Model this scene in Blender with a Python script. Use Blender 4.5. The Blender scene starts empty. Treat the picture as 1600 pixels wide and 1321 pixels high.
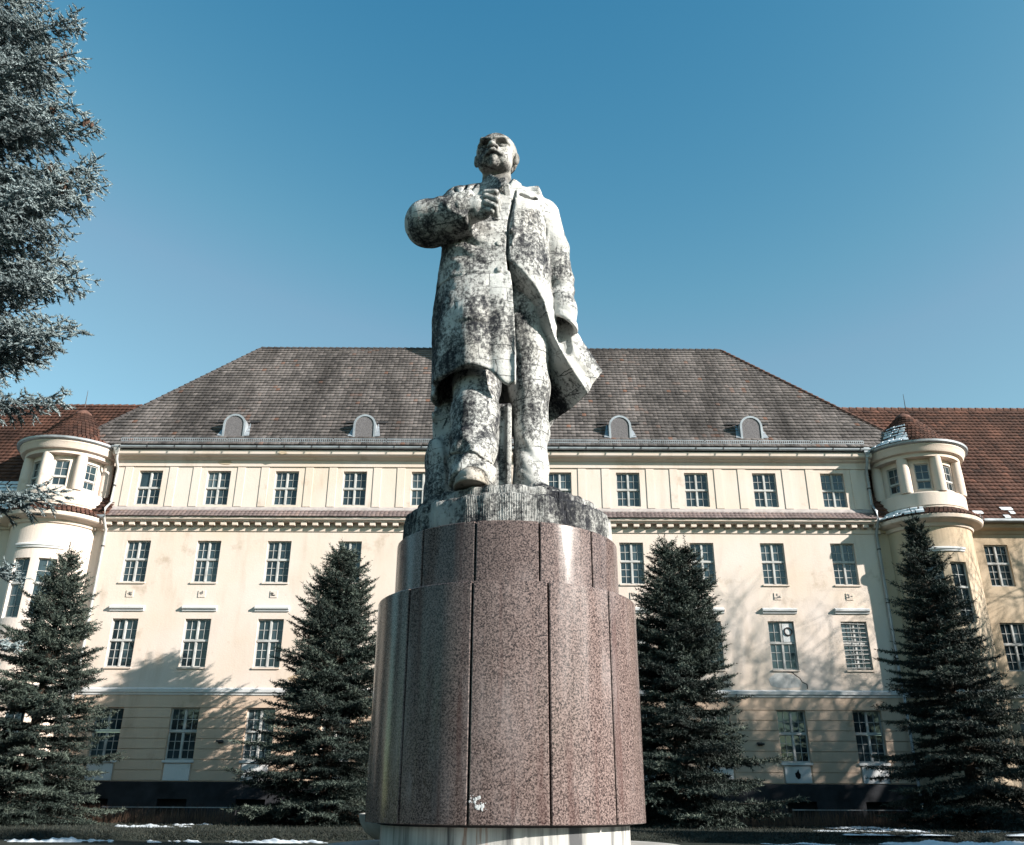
import bpy, math, random
import numpy as np
from mathutils import Matrix, Vector

# ------------------------------------------------------------------ camera, sky, sun, exposure
SC = bpy.context.scene
COL = SC.collection
cam_d = bpy.data.cameras.new('camera')
cam = bpy.data.objects.new('camera', cam_d)
COL.objects.link(cam)
cam_d.sensor_fit = 'HORIZONTAL'
cam_d.sensor_width = 36.0
cam_d.lens = 31.0
cam_d.clip_start = 0.1
cam_d.clip_end = 3000.0
cam.matrix_world = (Matrix.Translation((0.0, 0.0, 1.15))
                    @ Matrix.Rotation(math.radians(90 + 23.2), 4, 'X')
                    @ Matrix.Rotation(math.radians(0.25), 4, 'Z'))
SC.camera = cam

SUN_AZ, SUN_EL = math.radians(64.0), math.radians(22.0)     # to the right of the line from facade to camera
SUN = Vector((math.sin(SUN_AZ) * math.cos(SUN_EL), -math.cos(SUN_AZ) * math.cos(SUN_EL), math.sin(SUN_EL)))
world = bpy.data.worlds.new('World')
SC.world = world
world.use_nodes = True
wt = world.node_tree
bg = wt.nodes['Background']
sky = wt.nodes.new('ShaderNodeTexSky')
sky.sky_type = 'NISHITA'
sky.sun_disc = False
sky.sun_elevation = SUN_EL
sky.sun_rotation = math.atan2(SUN.x, SUN.y)
sky.altitude = 0.0
sky.air_density = 1.0
sky.dust_density = 0.08
sky.ozone_density = 2.0
# winter air: the same tone curve on red for the whole sky deepens the blue away from the sun
sp_ = wt.nodes.new('ShaderNodeSeparateColor')
cb_ = wt.nodes.new('ShaderNodeCombineColor')
pw = wt.nodes.new('ShaderNodeMath'); pw.operation = 'POWER'; pw.inputs[1].default_value = 1.9
ml = wt.nodes.new('ShaderNodeMath'); ml.operation = 'MULTIPLY'; ml.inputs[1].default_value = 1.0
mn = wt.nodes.new('ShaderNodeMath'); mn.operation = 'MINIMUM'; mn.inputs[1].default_value = 1.0
rr_ = wt.nodes.new('ShaderNodeMath'); rr_.operation = 'MULTIPLY'
wt.links.new(sky.outputs[0], sp_.inputs[0])
wt.links.new(sp_.outputs[0], pw.inputs[0])
wt.links.new(pw.outputs[0], ml.inputs[0])
wt.links.new(ml.outputs[0], mn.inputs[0])
wt.links.new(mn.outputs[0], rr_.inputs[0])
wt.links.new(sp_.outputs[0], rr_.inputs[1])
wt.links.new(rr_.outputs[0], cb_.inputs[0])
gp_ = wt.nodes.new('ShaderNodeMath'); gp_.operation = 'POWER'; gp_.inputs[1].default_value = 0.35
gs_ = wt.nodes.new('ShaderNodeMath'); gs_.operation = 'MULTIPLY'; gs_.inputs[1].default_value = 0.98
gm_ = wt.nodes.new('ShaderNodeMath'); gm_.operation = 'MINIMUM'; gm_.inputs[1].default_value = 1.13
gg_ = wt.nodes.new('ShaderNodeMath'); gg_.operation = 'MULTIPLY'
wt.links.new(sp_.outputs[1], gp_.inputs[0])
wt.links.new(gp_.outputs[0], gs_.inputs[0])
wt.links.new(gs_.outputs[0], gm_.inputs[0])
wt.links.new(gm_.outputs[0], gg_.inputs[0])
wt.links.new(sp_.outputs[1], gg_.inputs[1])
wt.links.new(gg_.outputs[0], cb_.inputs[1])
bb_ = wt.nodes.new('ShaderNodeMath'); bb_.operation = 'MULTIPLY'
bp_ = wt.nodes.new('ShaderNodeMath'); bp_.operation = 'POWER'; bp_.inputs[1].default_value = -0.15
bs_ = wt.nodes.new('ShaderNodeMath'); bs_.operation = 'MULTIPLY'; bs_.inputs[1].default_value = 1.085
bm_ = wt.nodes.new('ShaderNodeMath'); bm_.operation = 'MAXIMUM'; bm_.inputs[1].default_value = 0.90
wt.links.new(sp_.outputs[2], bp_.inputs[0])
wt.links.new(bp_.outputs[0], bs_.inputs[0])
wt.links.new(bs_.outputs[0], bm_.inputs[0])
wt.links.new(bm_.outputs[0], bb_.inputs[1])
wt.links.new(sp_.outputs[2], bb_.inputs[0])
wt.links.new(bb_.outputs[0], cb_.inputs[2])
wt.links.new(cb_.outputs[0], bg.inputs['Color'])
bg.inputs['Strength'].default_value = 0.083
sun_d = bpy.data.lights.new('sun', 'SUN')
sun_d.energy = 5.0
sun_d.angle = math.radians(0.5)
sun_d.color = (1.0, 0.94, 0.86)
sun_o = bpy.data.objects.new('sun', sun_d)
COL.objects.link(sun_o)
sun_o.rotation_euler = SUN.to_track_quat('Z', 'Y').to_euler()
sun_o.location = (60, -30, 40)
SC.view_settings.view_transform = 'Standard'
SC.view_settings.look = 'None'
SC.view_settings.gamma = 1.0
SC.view_settings.use_curve_mapping = False
SC.view_settings.exposure = 1.37

GZ = 0.10                                                    # ground level
rng = np.random.RandomState(7)
random.seed(7)

# ------------------------------------------------------------------ materials
def new_mat(name, rough=0.85, spec=0.3):
    m = bpy.data.materials.new(name)
    m.use_nodes = True
    nt = m.node_tree
    b = nt.nodes['Principled BSDF']
    b.inputs['Roughness'].default_value = rough
    b.inputs['Specular IOR Level'].default_value = spec
    return m, nt, b

def nd(nt, kind, **kw):
    n = nt.nodes.new('ShaderNode' + kind)
    for k, v in kw.items():
        if k in n.inputs:
            n.inputs[k].default_value = v
        else:
            setattr(n, k, v)
    return n

def lk(nt, a, b):
    nt.links.new(a, b)

def noise(nt, vec, scale, detail=4.0, rough=0.55, stretch=None, dist=0.0):
    if stretch:
        mp = nd(nt, 'Mapping')
        mp.inputs['Scale'].default_value = stretch
        lk(nt, vec, mp.inputs['Vector'])
        vec = mp.outputs[0]
    n = nd(nt, 'TexNoise', Scale=scale, Detail=detail, Roughness=rough, Distortion=dist)
    lk(nt, vec, n.inputs['Vector'])
    return n.outputs['Fac']

def ramp(nt, fac, stops):
    r = nd(nt, 'ValToRGB')
    e = r.color_ramp.elements
    while len(e) < len(stops):
        e.new(0.5)
    for i, (p, c) in enumerate(stops):
        e[i].position = p
        c = (c, c, c) if not isinstance(c, tuple) else c
        e[i].color = (*c, 1.0)
    lk(nt, fac, r.inputs['Fac'])
    return r.outputs['Color']

def mix(nt, fac, a, b, blend='MIX'):
    m = nd(nt, 'Mix', data_type='RGBA', blend_type=blend)
    for s, v in ((0, fac), (6, a), (7, b)):
        if hasattr(v, 'is_output'):
            lk(nt, v, m.inputs[s])
        elif isinstance(v, tuple):
            m.inputs[s].default_value = (*v, 1.0)
        else:
            m.inputs[s].default_value = v
    return m.outputs[2]

def math_n(nt, op, a, b=0.0, clamp=False):
    m = nd(nt, 'Math', operation=op, use_clamp=clamp)
    for i, v in enumerate((a, b)):
        if hasattr(v, 'is_output'):
            lk(nt, v, m.inputs[i])
        else:
            m.inputs[i].default_value = v
    return m.outputs[0]

def pos(nt):
    return nd(nt, 'NewGeometry').outputs['Position']

def bump(nt, b, height, strength=0.3, dist=0.02):
    n = nd(nt, 'Bump', Strength=strength, Distance=dist)
    lk(nt, height, n.inputs['Height'])
    lk(nt, n.outputs[0], b.inputs['Normal'])

def plain(name, col, rough=0.8, spec=0.3, var=0.15, scale=3.0, metal=0.0, bmp=0.0):
    m, nt, b = new_mat(name, rough, spec)
    p = pos(nt)
    f = noise(nt, p, scale, 5)
    dark = tuple(c * (1 - var) for c in col)
    lite = tuple(min(1, c * (1 + var)) for c in col)
    lk(nt, ramp(nt, f, [(0.3, dark), (0.7, lite)]), b.inputs['Base Color'])
    b.inputs['Metallic'].default_value = metal
    if bmp:
        bump(nt, b, noise(nt, p, scale * 12, 4), bmp, 0.02)
    return m

def plaster(name, base, warm, grime):
    """painted render: slow tone drift, rain streaks, blotches where paint has gone, fine grain"""
    m, nt, b = new_mat(name, 0.9, 0.15)
    p = pos(nt)
    c = mix(nt, ramp(nt, noise(nt, p, 0.35, 5), [(0.35, 0.0), (0.7, 1.0)]), base, warm)
    streak = ramp(nt, noise(nt, p, 1.6, 5, 0.6, (1.25, 1.25, 0.20)), [(0.50, 0.0), (0.72, 1.0)])
    streak = math_n(nt, 'MULTIPLY', streak, ramp(nt, noise(nt, p, 0.45, 3), [(0.42, 0.25), (0.62, 1.0)]))
    c = mix(nt, math_n(nt, 'MULTIPLY', streak, 0.40), c, grime)
    blot = ramp(nt, noise(nt, p, 0.9, 8, 0.65), [(0.60, 0.0), (0.70, 1.0)])
    c = mix(nt, math_n(nt, 'MULTIPLY', blot, 0.45), c, grime)
    spots = ramp(nt, noise(nt, p, 2.7, 8, 0.7), [(0.68, 0.0), (0.72, 1.0)])
    c = mix(nt, math_n(nt, 'MULTIPLY', spots, 0.4), c, tuple(x * 0.5 for x in grime))
    lk(nt, c, b.inputs['Base Color'])
    bump(nt, b, noise(nt, p, 14, 6, 0.7), 0.25, 0.03)
    return m

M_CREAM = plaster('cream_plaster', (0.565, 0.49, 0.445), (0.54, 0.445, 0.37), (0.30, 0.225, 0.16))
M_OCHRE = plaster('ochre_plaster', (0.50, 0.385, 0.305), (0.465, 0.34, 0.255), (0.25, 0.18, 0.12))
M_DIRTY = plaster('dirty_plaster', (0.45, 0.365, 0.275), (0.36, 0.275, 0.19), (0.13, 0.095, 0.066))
M_WHITE = plaster('white_plaster', (0.55, 0.55, 0.55), (0.50, 0.50, 0.51), (0.34, 0.335, 0.32))
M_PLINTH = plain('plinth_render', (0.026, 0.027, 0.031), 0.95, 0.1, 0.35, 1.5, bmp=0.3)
M_FRAME = plain('window_paint', (0.37, 0.365, 0.355), 0.7, 0.3, 0.25, 2.5)
M_ZINC = plain('zinc_sheet', (0.28, 0.305, 0.33), 0.5, 0.5, 0.25, 2.0, metal=0.3)
M_DKMETAL = plain('dark_iron', (0.035, 0.032, 0.034), 0.6, 0.4, 0.3, 6.0)
M_DARK = plain('dark_room', (0.012, 0.013, 0.015), 0.9, 0.1, 0.1)
M_SLATE = plain('speckled_board', (0.12, 0.113, 0.118), 0.85, 0.2, 0.45, 28.0)
M_SNOW = plain('old_snow', (0.55, 0.59, 0.63), 0.7, 0.3, 0.12, 3.0, bmp=0.4)

def glass_mat():
    m, nt, b = new_mat('window_glass', 0.04, 0.6)
    p = pos(nt)
    f = noise(nt, p, 0.8, 3)
    c = ramp(nt, f, [(0.35, (0.007, 0.013, 0.017)), (0.65, (0.026, 0.044, 0.053))])
    oi = nd(nt, 'ObjectInfo')                                   # a curtain or blind behind some panes
    cur = ramp(nt, oi.outputs['Random'], [(0.0, 0.0), (0.62, 0.04), (0.80, 0.35), (0.92, 0.0), (1.0, 0.7)])
    sx = nd(nt, 'SeparateXYZ'); lk(nt, p, sx.inputs[0])
    wv = ramp(nt, noise(nt, p, 9.0, 2, .5, (1, 1, .05)), [(0.35, 0.25), (0.65, 1.0)])
    c = mix(nt, math_n(nt, 'MULTIPLY', cur, wv), c, (0.14, 0.185, 0.20))
    lk(nt, c, b.inputs['Base Color'])
    bump(nt, b, noise(nt, p, 1.8, 2), 0.16, 0.05)
    return m
M_GLASS = glass_mat()

def tile_mat(name, stops, lichen, moss=0.5):
    """clay tiles: every tile has its own tone (colour attribute), long weather streaks, pale lichen specks"""
    m, nt, b = new_mat(name, 0.85, 0.2)
    p = pos(nt)
    at = nd(nt, 'Attribute', attribute_name='tone')
    c = ramp(nt, at.outputs['Fac'], stops)
    st = ramp(nt, noise(nt, p, 0.55, 5, 0.6, (1.3, 0.25, 0.25)), [(0.38, 0.0), (0.68, 1.0)])
    c = mix(nt, math_n(nt, 'MULTIPLY', st, moss), c, tuple(x * 0.35 for x in stops[0][1]))
    sp = ramp(nt, noise(nt, p, 9.0, 3, 0.6), [(0.66, 0.0), (0.72, 1.0)])
    c = mix(nt, math_n(nt, 'MULTIPLY', sp, 0.7), c, lichen)
    lk(nt, c, b.inputs['Base Color'])
    bump(nt, b, noise(nt, p, 25, 4), 0.3, 0.02)
    return m
M_TILE = tile_mat('weathered_tiles', [(0.0, (0.058, 0.052, 0.052)), (0.45, (0.128, 0.113, 0.110)), (0.8, (0.195, 0.170, 0.165)), (1.0, (0.18, 0.10, 0.075))], (0.27, 0.25, 0.235), 0.75)
M_TILE_R = tile_mat('red_tiles', [(0.0, (0.034, 0.018, 0.015)), (0.5, (0.088, 0.043, 0.032)), (1.0, (0.150, 0.068, 0.048))], (0.11, 0.085, 0.075), 0.75)
M_TILE_L = tile_mat('ledge_tiles', [(0.0, (0.11, 0.085, 0.084)), (0.5, (0.18, 0.14, 0.138)), (1.0, (0.22, 0.16, 0.145))], (0.30, 0.27, 0.255), 0.4)
M_RIDGE = plain('ridge_tiles', (0.10, 0.052, 0.040), 0.85, 0.2, 0.4, 4.0)

# ------------------------------------------------------------------ mesh and object helpers
WORLD = {}                                                    # object name -> world origin

class Mesh:
    def __init__(self):
        self.v, self.f, self.n = [], [], 0
    def add(self, verts, faces):
        self.v.append(np.asarray(verts, float).reshape(-1, 3))
        n = self.n
        self.f.extend([tuple(i + n for i in q) for q in faces])
        self.n += len(self.v[-1])
        return self
    def box(self, x0, x1, y0, y1, z0, z1, bev=0.0):
        if bev:
            b = bev
            return self.prism([(x0 + b, z0), (x1 - b, z0), (x1, z0 + b), (x1, z1 - b), (x1 - b, z1), (x0 + b, z1), (x0, z1 - b), (x0, z0 + b)], y0, y1, bev)
        v = [(x, y, z) for x in (x0, x1) for y in (y0, y1) for z in (z0, z1)]
        return self.add(v, [(0, 1, 3, 2), (4, 6, 7, 5), (0, 4, 5, 1), (2, 3, 7, 6), (0, 2, 6, 4), (1, 5, 7, 3)])
    def prism(self, xz, y0, y1, bev=0.0):
        """an outline in x,z pushed from y0 (front) to y1; the front edge may be chamfered"""
        n = len(xz)
        cx = sum(p[0] for p in xz) / n
        cz = sum(p[1] for p in xz) / n
        rings = []
        if bev:
            def shrink(p):
                dx, dz = p[0] - cx, p[1] - cz
                l = math.hypot(dx, dz) or 1
                return (p[0] - dx / l * bev, p[1] - dz / l * bev)
            rings.append([(*shrink(p)[:1], y0, shrink(p)[1]) for p in xz])
            rings.append([(p[0], y0 + bev, p[1]) for p in xz])
        else:
            rings.append([(p[0], y0, p[1]) for p in xz])
        rings.append([(p[0], y1, p[1]) for p in xz])
        v = [q for r in rings for q in r]
        f = [tuple(range(n))]
        for k in range(len(rings) - 1):
            for i in range(n):
                j = (i + 1) % n
                f.append((k * n + i, (k + 1) * n + i, (k + 1) * n + j, k * n + j))
        f.append(tuple(range((len(rings) - 1) * n, len(rings) * n))[::-1])
        return self.add(v, f)
    def profile(self, yz, x0, x1):
        """a moulding: outline in y,z run along x"""
        n = len(yz)
        v = [(x, p[0], p[1]) for x in (x0, x1) for p in yz]
        f = [tuple(range(n)), tuple(range(n, 2 * n))[::-1]]
        f += [(i, n + i, n + (i + 1) % n, (i + 1) % n) for i in range(n)]
        return self.add(v, f)
    def lathe(self, rz, cx, cy, n=48, a0=0.0, a1=360.0, close=False):
        """profile r,z turned about a vertical axis; angle 0 looks to -Y, positive to +X"""
        full = abs(a1 - a0) >= 360
        k = n if full else n + 1
        A = np.radians(np.linspace(a0, a1, n + 1))[:k]
        v = [(cx + r * math.sin(a), cy - r * math.cos(a), z) for a in A for r, z in rz]
        m = len(rz)
        f = []
        for i in range(n):
            j = (i + 1) % k
            for q in range(m - 1 if not close else m):
                w = (q + 1) % m
                f.append((i * m + q, j * m + q, j * m + w, i * m + w))
        if close and not full:
            f.append(tuple(range(m)))
            f.append(tuple(range((k - 1) * m, k * m))[::-1])
        return self.add(v, f)
    def tube(self, pts, radii, n=8, cap=True):
        P = [Vector(p) for p in pts]
        if not hasattr(radii, '__len__'):
            radii = [radii] * len(P)
        v, f = [], []
        up = Vector((0.13, 0.21, 1)).normalized()
        for i, p in enumerate(P):
            t = (P[min(i + 1, len(P) - 1)] - P[max(i - 1, 0)]).normalized()
            a = t.cross(up)
            if a.length < 1e-3:
                a = t.cross(Vector((1, 0, 0)))
            a.normalize()
            b = t.cross(a)
            for k in range(n):
                w = 2 * math.pi * k / n
                v.append(p + (a * math.cos(w) + b * math.sin(w)) * radii[i])
        for i in range(len(P) - 1):
            for k in range(n):
                f.append((i * n + k, i * n + (k + 1) % n, (i + 1) * n + (k + 1) % n, (i + 1) * n + k))
        if cap:
            f.append(tuple(range(n))[::-1])
            f.append(tuple(range((len(P) - 1) * n, len(P) * n)))
        return self.add([tuple(q) for q in v], f)

def link(name, me, mat, origin, parent=None):
    o = bpy.data.objects.new(name, me)
    COL.objects.link(o)
    if mat is not None and not me.materials:
        me.materials.append(mat)
    WORLD[o.name] = Vector(origin)
    if parent is not None:
        o.parent = parent
        o.location = Vector(origin) - WORLD[parent.name]
    else:
        o.location = origin
    return o

def mesh_from(name, V, F, origin, smooth=False, fix=True):
    me = bpy.data.meshes.new(name)
    V = np.asarray(V, float) - np.asarray(origin, float)
    me.from_pydata(V.tolist(), [], F)
    if fix:
        import bmesh
        bm = bmesh.new()
        bm.from_mesh(me)
        bmesh.ops.recalc_face_normals(bm, faces=bm.faces)
        bm.to_mesh(me)
        bm.free()
    if smooth:
        me.polygons.foreach_set('use_smooth', [True] * len(me.polygons))
        if smooth != 'all':
            me.set_sharp_from_angle(angle=math.radians(smooth if smooth is not True else 40))
    me.update()
    return me

def obj(name, mb, mat, parent=None, smooth=False, origin=None, fix=True):
    V = np.concatenate(mb.v)
    if origin is None:
        lo, hi = V.min(0), V.max(0)
        origin = ((lo[0] + hi[0]) / 2, (lo[1] + hi[1]) / 2, lo[2])
    return link(name, mesh_from(name, V, mb.f, origin, smooth, fix), mat, origin, parent)

def again(o, origin, parent=None):
    """a copy that shares its mesh, standing at another origin"""
    c = o.copy()
    COL.objects.link(c)
    par = parent or o.parent
    WORLD[c.name] = Vector(origin)
    c.parent = par
    c.location = Vector(origin) - (WORLD[par.name] if par else Vector())
    return c

def fast_mesh(name, V, F, mat, origin, parent=None, smooth=False, tone=None):
    """big meshes from arrays: F is (n,3) or (n,4)"""
    V = (np.asarray(V, np.float32) - np.asarray(origin, np.float32)).astype(np.float32)
    F = np.asarray(F, np.int32)
    me = bpy.data.meshes.new(name)
    me.vertices.add(len(V))
    me.vertices.foreach_set('co', V.ravel())
    k = F.shape[1]
    me.loops.add(F.size)
    me.loops.foreach_set('vertex_index', F.ravel())
    me.polygons.add(len(F))
    me.polygons.foreach_set('loop_start', np.arange(0, F.size, k, dtype=np.int32))
    if smooth:
        me.polygons.foreach_set('use_smooth', np.ones(len(F), bool))
    if tone is not None:
        a = me.attributes.new('tone', 'FLOAT', 'FACE' if len(tone) == len(F) else 'POINT')
        a.data.foreach_set('value', np.asarray(tone, np.float32))
    me.update(calc_edges=True)
    me.validate()
    return link(name, me, mat, origin, parent)

def empty(name, origin, label=None, cat=None, group=None):
    o = bpy.data.objects.new(name, None)
    o.empty_display_size = 0.3
    COL.objects.link(o)
    o.location = origin
    WORLD[o.name] = Vector(origin)
    tag(o, label, cat, group)
    return o

def tag(o, label=None, cat=None, group=None, kind=None):
    for k, v in (('label', label), ('category', cat), ('group', group), ('kind', kind)):
        if v:
            o[k] = v
    return o
# ------------------------------------------------------------------ the palace: one building, wings and stair towers included
BX, BY = -0.95, 40.4                                          # middle of the facade, wall plane
B = empty('palace_building', (BX, BY, GZ),
          'long cream plastered palace with grey tiled hipped roof and two round corner towers', 'building')

def sheet(mb, us, zs, holes, fn, depth):
    """wall surface on a u,z grid with openings; fn(u, z, d) gives the point d behind the face"""
    us = sorted(set([round(u, 4) for u in us] + [round(h[i], 4) for h in holes for i in (0, 1)]))
    zs = sorted(set([round(z, 4) for z in zs] + [round(h[i], 4) for h in holes for i in (2, 3)]))
    def inside(u, z):
        return any(h[0] < u < h[1] and h[2] < z < h[3] for h in holes)
    hole = [[inside((us[i] + us[i + 1]) / 2, (zs[j] + zs[j + 1]) / 2) for j in range(len(zs) - 1)] for i in range(len(us) - 1)]
    for i in range(len(us) - 1):
        for j in range(len(zs) - 1):
            a, b, c, d = us[i], us[i + 1], zs[j], zs[j + 1]
            if not hole[i][j]:
                mb.add([fn(a, c, 0), fn(b, c, 0), fn(b, d, 0), fn(a, d, 0)], [(0, 1, 2, 3)])
                continue
            if i == 0 or not hole[i - 1][j]:
                mb.add([fn(a, c, 0), fn(a, d, 0), fn(a, d, depth), fn(a, c, depth)], [(0, 1, 2, 3)])
            if i == len(us) - 2 or not hole[i + 1][j]:
                mb.add([fn(b, c, 0), fn(b, d, 0), fn(b, d, depth), fn(b, c, depth)], [(0, 1, 2, 3)])
            if j == 0 or not hole[i][j - 1]:
                mb.add([fn(a, c, 0), fn(b, c, 0), fn(b, c, depth), fn(a, c, depth)], [(0, 1, 2, 3)])
            if j == len(zs) - 2 or not hole[i][j + 1]:
                mb.add([fn(a, d, 0), fn(b, d, 0), fn(b, d, depth), fn(a, d, depth)], [(0, 1, 2, 3)])

def window(w, h, split, rows_up, rows_dn, origin, cols=2, mullion=True, name='window'):
    """a wooden casement: frame with mullion and transom; each light is a sash of thin bars with its pane behind"""
    ox, oy, oz = origin
    fr = 0.032
    mb = Mesh()
    y0, y1 = oy + 0.12, oy + 0.20
    mb.box(ox - w / 2, ox - w / 2 + fr, y0, y1, oz, oz + h)
    mb.box(ox + w / 2 - fr, ox + w / 2, y0, y1, oz, oz + h)
    mb.box(ox - w / 2 + fr, ox + w / 2 - fr, y0, y1, oz, oz + fr + .02)
    mb.box(ox - w / 2 + fr, ox + w / 2 - fr, y0, y1, oz + h - fr, oz + h)
    zt = oz + h * split
    mw = 0.038 if mullion else 0.0
    if mullion:
        mb.box(ox - mw, ox + mw, y0 - 0.02, y1, oz + fr + .02, zt - 0.05)
        mb.box(ox - mw, ox + mw, y0 - 0.02, y1, zt + 0.05, oz + h - fr)
    mb.box(ox - w / 2 + fr, ox + w / 2 - fr, y0 - 0.035, y1, zt - 0.04, zt + 0.04)
    win = obj(name, mb, M_FRAME, B, origin=origin)
    sides = ((ox - w / 2 + fr, ox - mw), (ox + mw, ox + w / 2 - fr)) if mullion else ((ox - w / 2 + fr, ox + w / 2 - fr),)
    for (a, b) in sides:
        for (c, d, rows) in ((oz + fr + .02, zt - 0.05, rows_dn), (zt + 0.05, oz + h - fr, rows_up)):
            s = Mesh()
            t = 0.022
            ya, yb = oy + 0.135, oy + 0.18
            s.box(a, a + t, ya, yb, c, d)
            s.box(b - t, b, ya, yb, c, d)
            s.box(a + t, b - t, ya, yb, c, c + t)
            s.box(a + t, b - t, ya, yb, d - t, d)
            for q in range(1, cols):
                x = a + (b - a) * q / cols
                s.box(x - .011, x + .011, ya + .003, yb, c + t, d - t)
            for q in range(1, rows):
                z = c + (d - c) * q / rows
                s.box(a + t, b - t, ya + .006, yb, z - .011, z + .011)
            obj('sash', s, M_FRAME, win)
            p = Mesh().box(a + .005, b - .005, oy + 0.165, oy + 0.172, c + .005, d - .005)
            obj('pane', p, M_GLASS, win)
    return win

def copy_tree(o, origin, rot=0.0):
    c = o.copy()
    COL.objects.link(c)
    WORLD[c.name] = Vector(origin)
    c.parent = o.parent
    c.location = Vector(origin) - WORLD[o.parent.name]
    c.rotation_euler = (0, 0, rot)
    for ch in o.children:
        k = ch.copy()
        COL.objects.link(k)
        k.parent = c
    return c

XS = [-17.53 + 3.309 * k for k in range(11)]                   # the eleven window axes
WX0, WX1 = -19.25, 17.35
R3, R2, R1, R0 = (14.11, 1.73, 1.14), (10.36, 1.98, 1.12), (6.54, 2.15, 1.18), (2.68, 2.14, 1.24)
Z_PL, Z_BELT, Z_LEDGE, Z_TOP = 1.80, 5.36, 13.30, 16.35

def holes_of(rows, xs=XS):
    return [(x - w / 2, x + w / 2, z, z + h) for (z, h, w) in rows for x in xs]
flat = lambda u, z, d: (u, BY + d, z)

mb = Mesh()
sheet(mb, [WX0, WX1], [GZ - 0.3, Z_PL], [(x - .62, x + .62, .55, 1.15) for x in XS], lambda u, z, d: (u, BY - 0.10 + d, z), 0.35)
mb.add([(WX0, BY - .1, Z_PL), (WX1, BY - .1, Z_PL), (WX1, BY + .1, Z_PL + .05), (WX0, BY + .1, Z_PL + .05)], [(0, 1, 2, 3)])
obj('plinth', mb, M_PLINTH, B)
mb = Mesh().box(WX0, WX1, BY + 0.2, BY + 0.24, .4, 1.3)
obj('cellar_window_panel', mb, M_DARK, B)

mb = Mesh()
sheet(mb, [WX0, WX1], [Z_PL, Z_BELT], holes_of([R0]), lambda u, z, d: (u, BY + 0.03 + d, z), 0.27)
obj('ground_storey_wall', mb, M_OCHRE, B)
mb = Mesh()
sheet(mb, [WX0, WX1], [Z_BELT, Z_LEDGE + .3], holes_of([R2, R1]), flat, 0.26)
obj('middle_storey_wall', mb, M_CREAM, B)
mb = Mesh()
sheet(mb, [WX0, WX1], [Z_LEDGE + .3, Z_TOP + .4], holes_of([R3]), flat, 0.24)
mb.add([(WX0, BY, 13), (WX0, BY + 12, 13), (WX0, BY + 12, 17), (WX0, BY, 17)], [(0, 1, 2, 3)])
mb.add([(WX1, BY, 13), (WX1, BY + 12, 13), (WX1, BY + 12, 17), (WX1, BY, 17)], [(0, 1, 2, 3)])
mb.add([(WX0, BY + 11.9, 0), (WX1, BY + 11.9, 0), (WX1, BY + 11.9, 17), (WX0, BY + 11.9, 17)], [(0, 1, 2, 3)])
obj('top_storey_wall', mb, M_CREAM, B)

# rusticated courses between the ground floor windows
edges = [WX0] + [e for x in XS for e in (x - .62, x + .62)] + [WX1]
proto = {}
zc0, ch = Z_PL + .06, (4.82 - Z_PL - .06) / 7
for i in range(0, len(edges), 2):
    a, b = edges[i], edges[i + 1]
    wd = round(b - a, 2)
    for k in range(7):
        o_ = ((a + b) / 2, BY - 0.015, zc0 + k * ch)
        if wd not in proto:
            m = Mesh().box(a + .004, b - .004, BY - 0.015, BY + .031, zc0 + k * ch + .012, zc0 + (k + 1) * ch - .012, 0.012)
            proto[wd] = obj('rustic_course', m, M_OCHRE, B, origin=o_)
        else:
            c = again(proto[wd], (o_[0], o_[1] + rng.uniform(-.004, .004), o_[2]))
mb = Mesh().box(WX0, WX1, BY - 0.012, BY + .03, 4.835, Z_BELT - .01, 0.01)
obj('frieze_band', mb, M_OCHRE, B)

# aprons and sills under the ground floor windows
ap = si = None
for x in XS:
    if ap is None:
        ap = obj('apron', Mesh().box(x - .56, x + .56, BY - 0.04, BY + .029, Z_PL + .06, 2.54, 0.02), M_WHITE, B, origin=(x, BY, Z_PL))
        si = obj('sill', Mesh().box(x - .68, x + .68, BY - 0.09, BY + .18, 2.575, 2.68, 0.02), M_WHITE, B, origin=(x, BY, 2.575))
    else:
        again(ap, (x, BY, Z_PL))
        again(si, (x, BY, 2.575))
# belt course
y = BY
mb = Mesh().profile([(y + .02, 5.34), (y - .05, 5.36), (y - .07, 5.44), (y - .12, 5.47), (y - .14, 5.60), (y + .02, 5.68)], WX0, WX1)
obj('belt_course', mb, M_WHITE, B)
# thin sills, hoods and little plaques
hd = pq = s2 = None
for k, x in enumerate(XS):
    for (z, h, w) in (R2, R1):
        if s2 is None:
            s2 = obj('window_sill', Mesh().box(x - w / 2 - .07, x + w / 2 + .07, BY - .06, BY + .12, z - .07, z, 0.015), M_CREAM, B, origin=(x, BY, z))
        else:
            again(s2, (x, BY, z))
    if hd is None:
        m = Mesh().profile([(BY + .01, 9.02), (BY - .06, 9.03), (BY - .08, 9.10), (BY - .15, 9.14), (BY - .16, 9.22), (BY + .01, 9.30)], x - .78, x + .78)
        hd = obj('hood_moulding', m, M_WHITE, B, origin=(x, BY, 9.0))
    else:
        again(hd, (x, BY, 9.0))
M_RELIEF = plain('plaque_relief', (0.20, 0.19, 0.18), 0.9, 0.1, 0.5, 20)
for k, x in enumerate(XS):
    m = Mesh().box(x - .17, x + .17, BY - .03, BY + .01, 9.66, 9.98, 0.01)
    p = obj('plaque', m, M_CREAM, B)
    m = Mesh()
    for q in range(5):
        a, b = x + rng.uniform(-.1, .1), 9.74 + rng.uniform(0, .18)
        l, t = rng.uniform(.03, .08), rng.uniform(.012, .025)
        if q % 2:
            l, t = t, l
        m.box(a - l, a + l, BY - .045, BY - .02, b - t, b + t)
    obj('relief', m, M_RELIEF, p)

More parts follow.
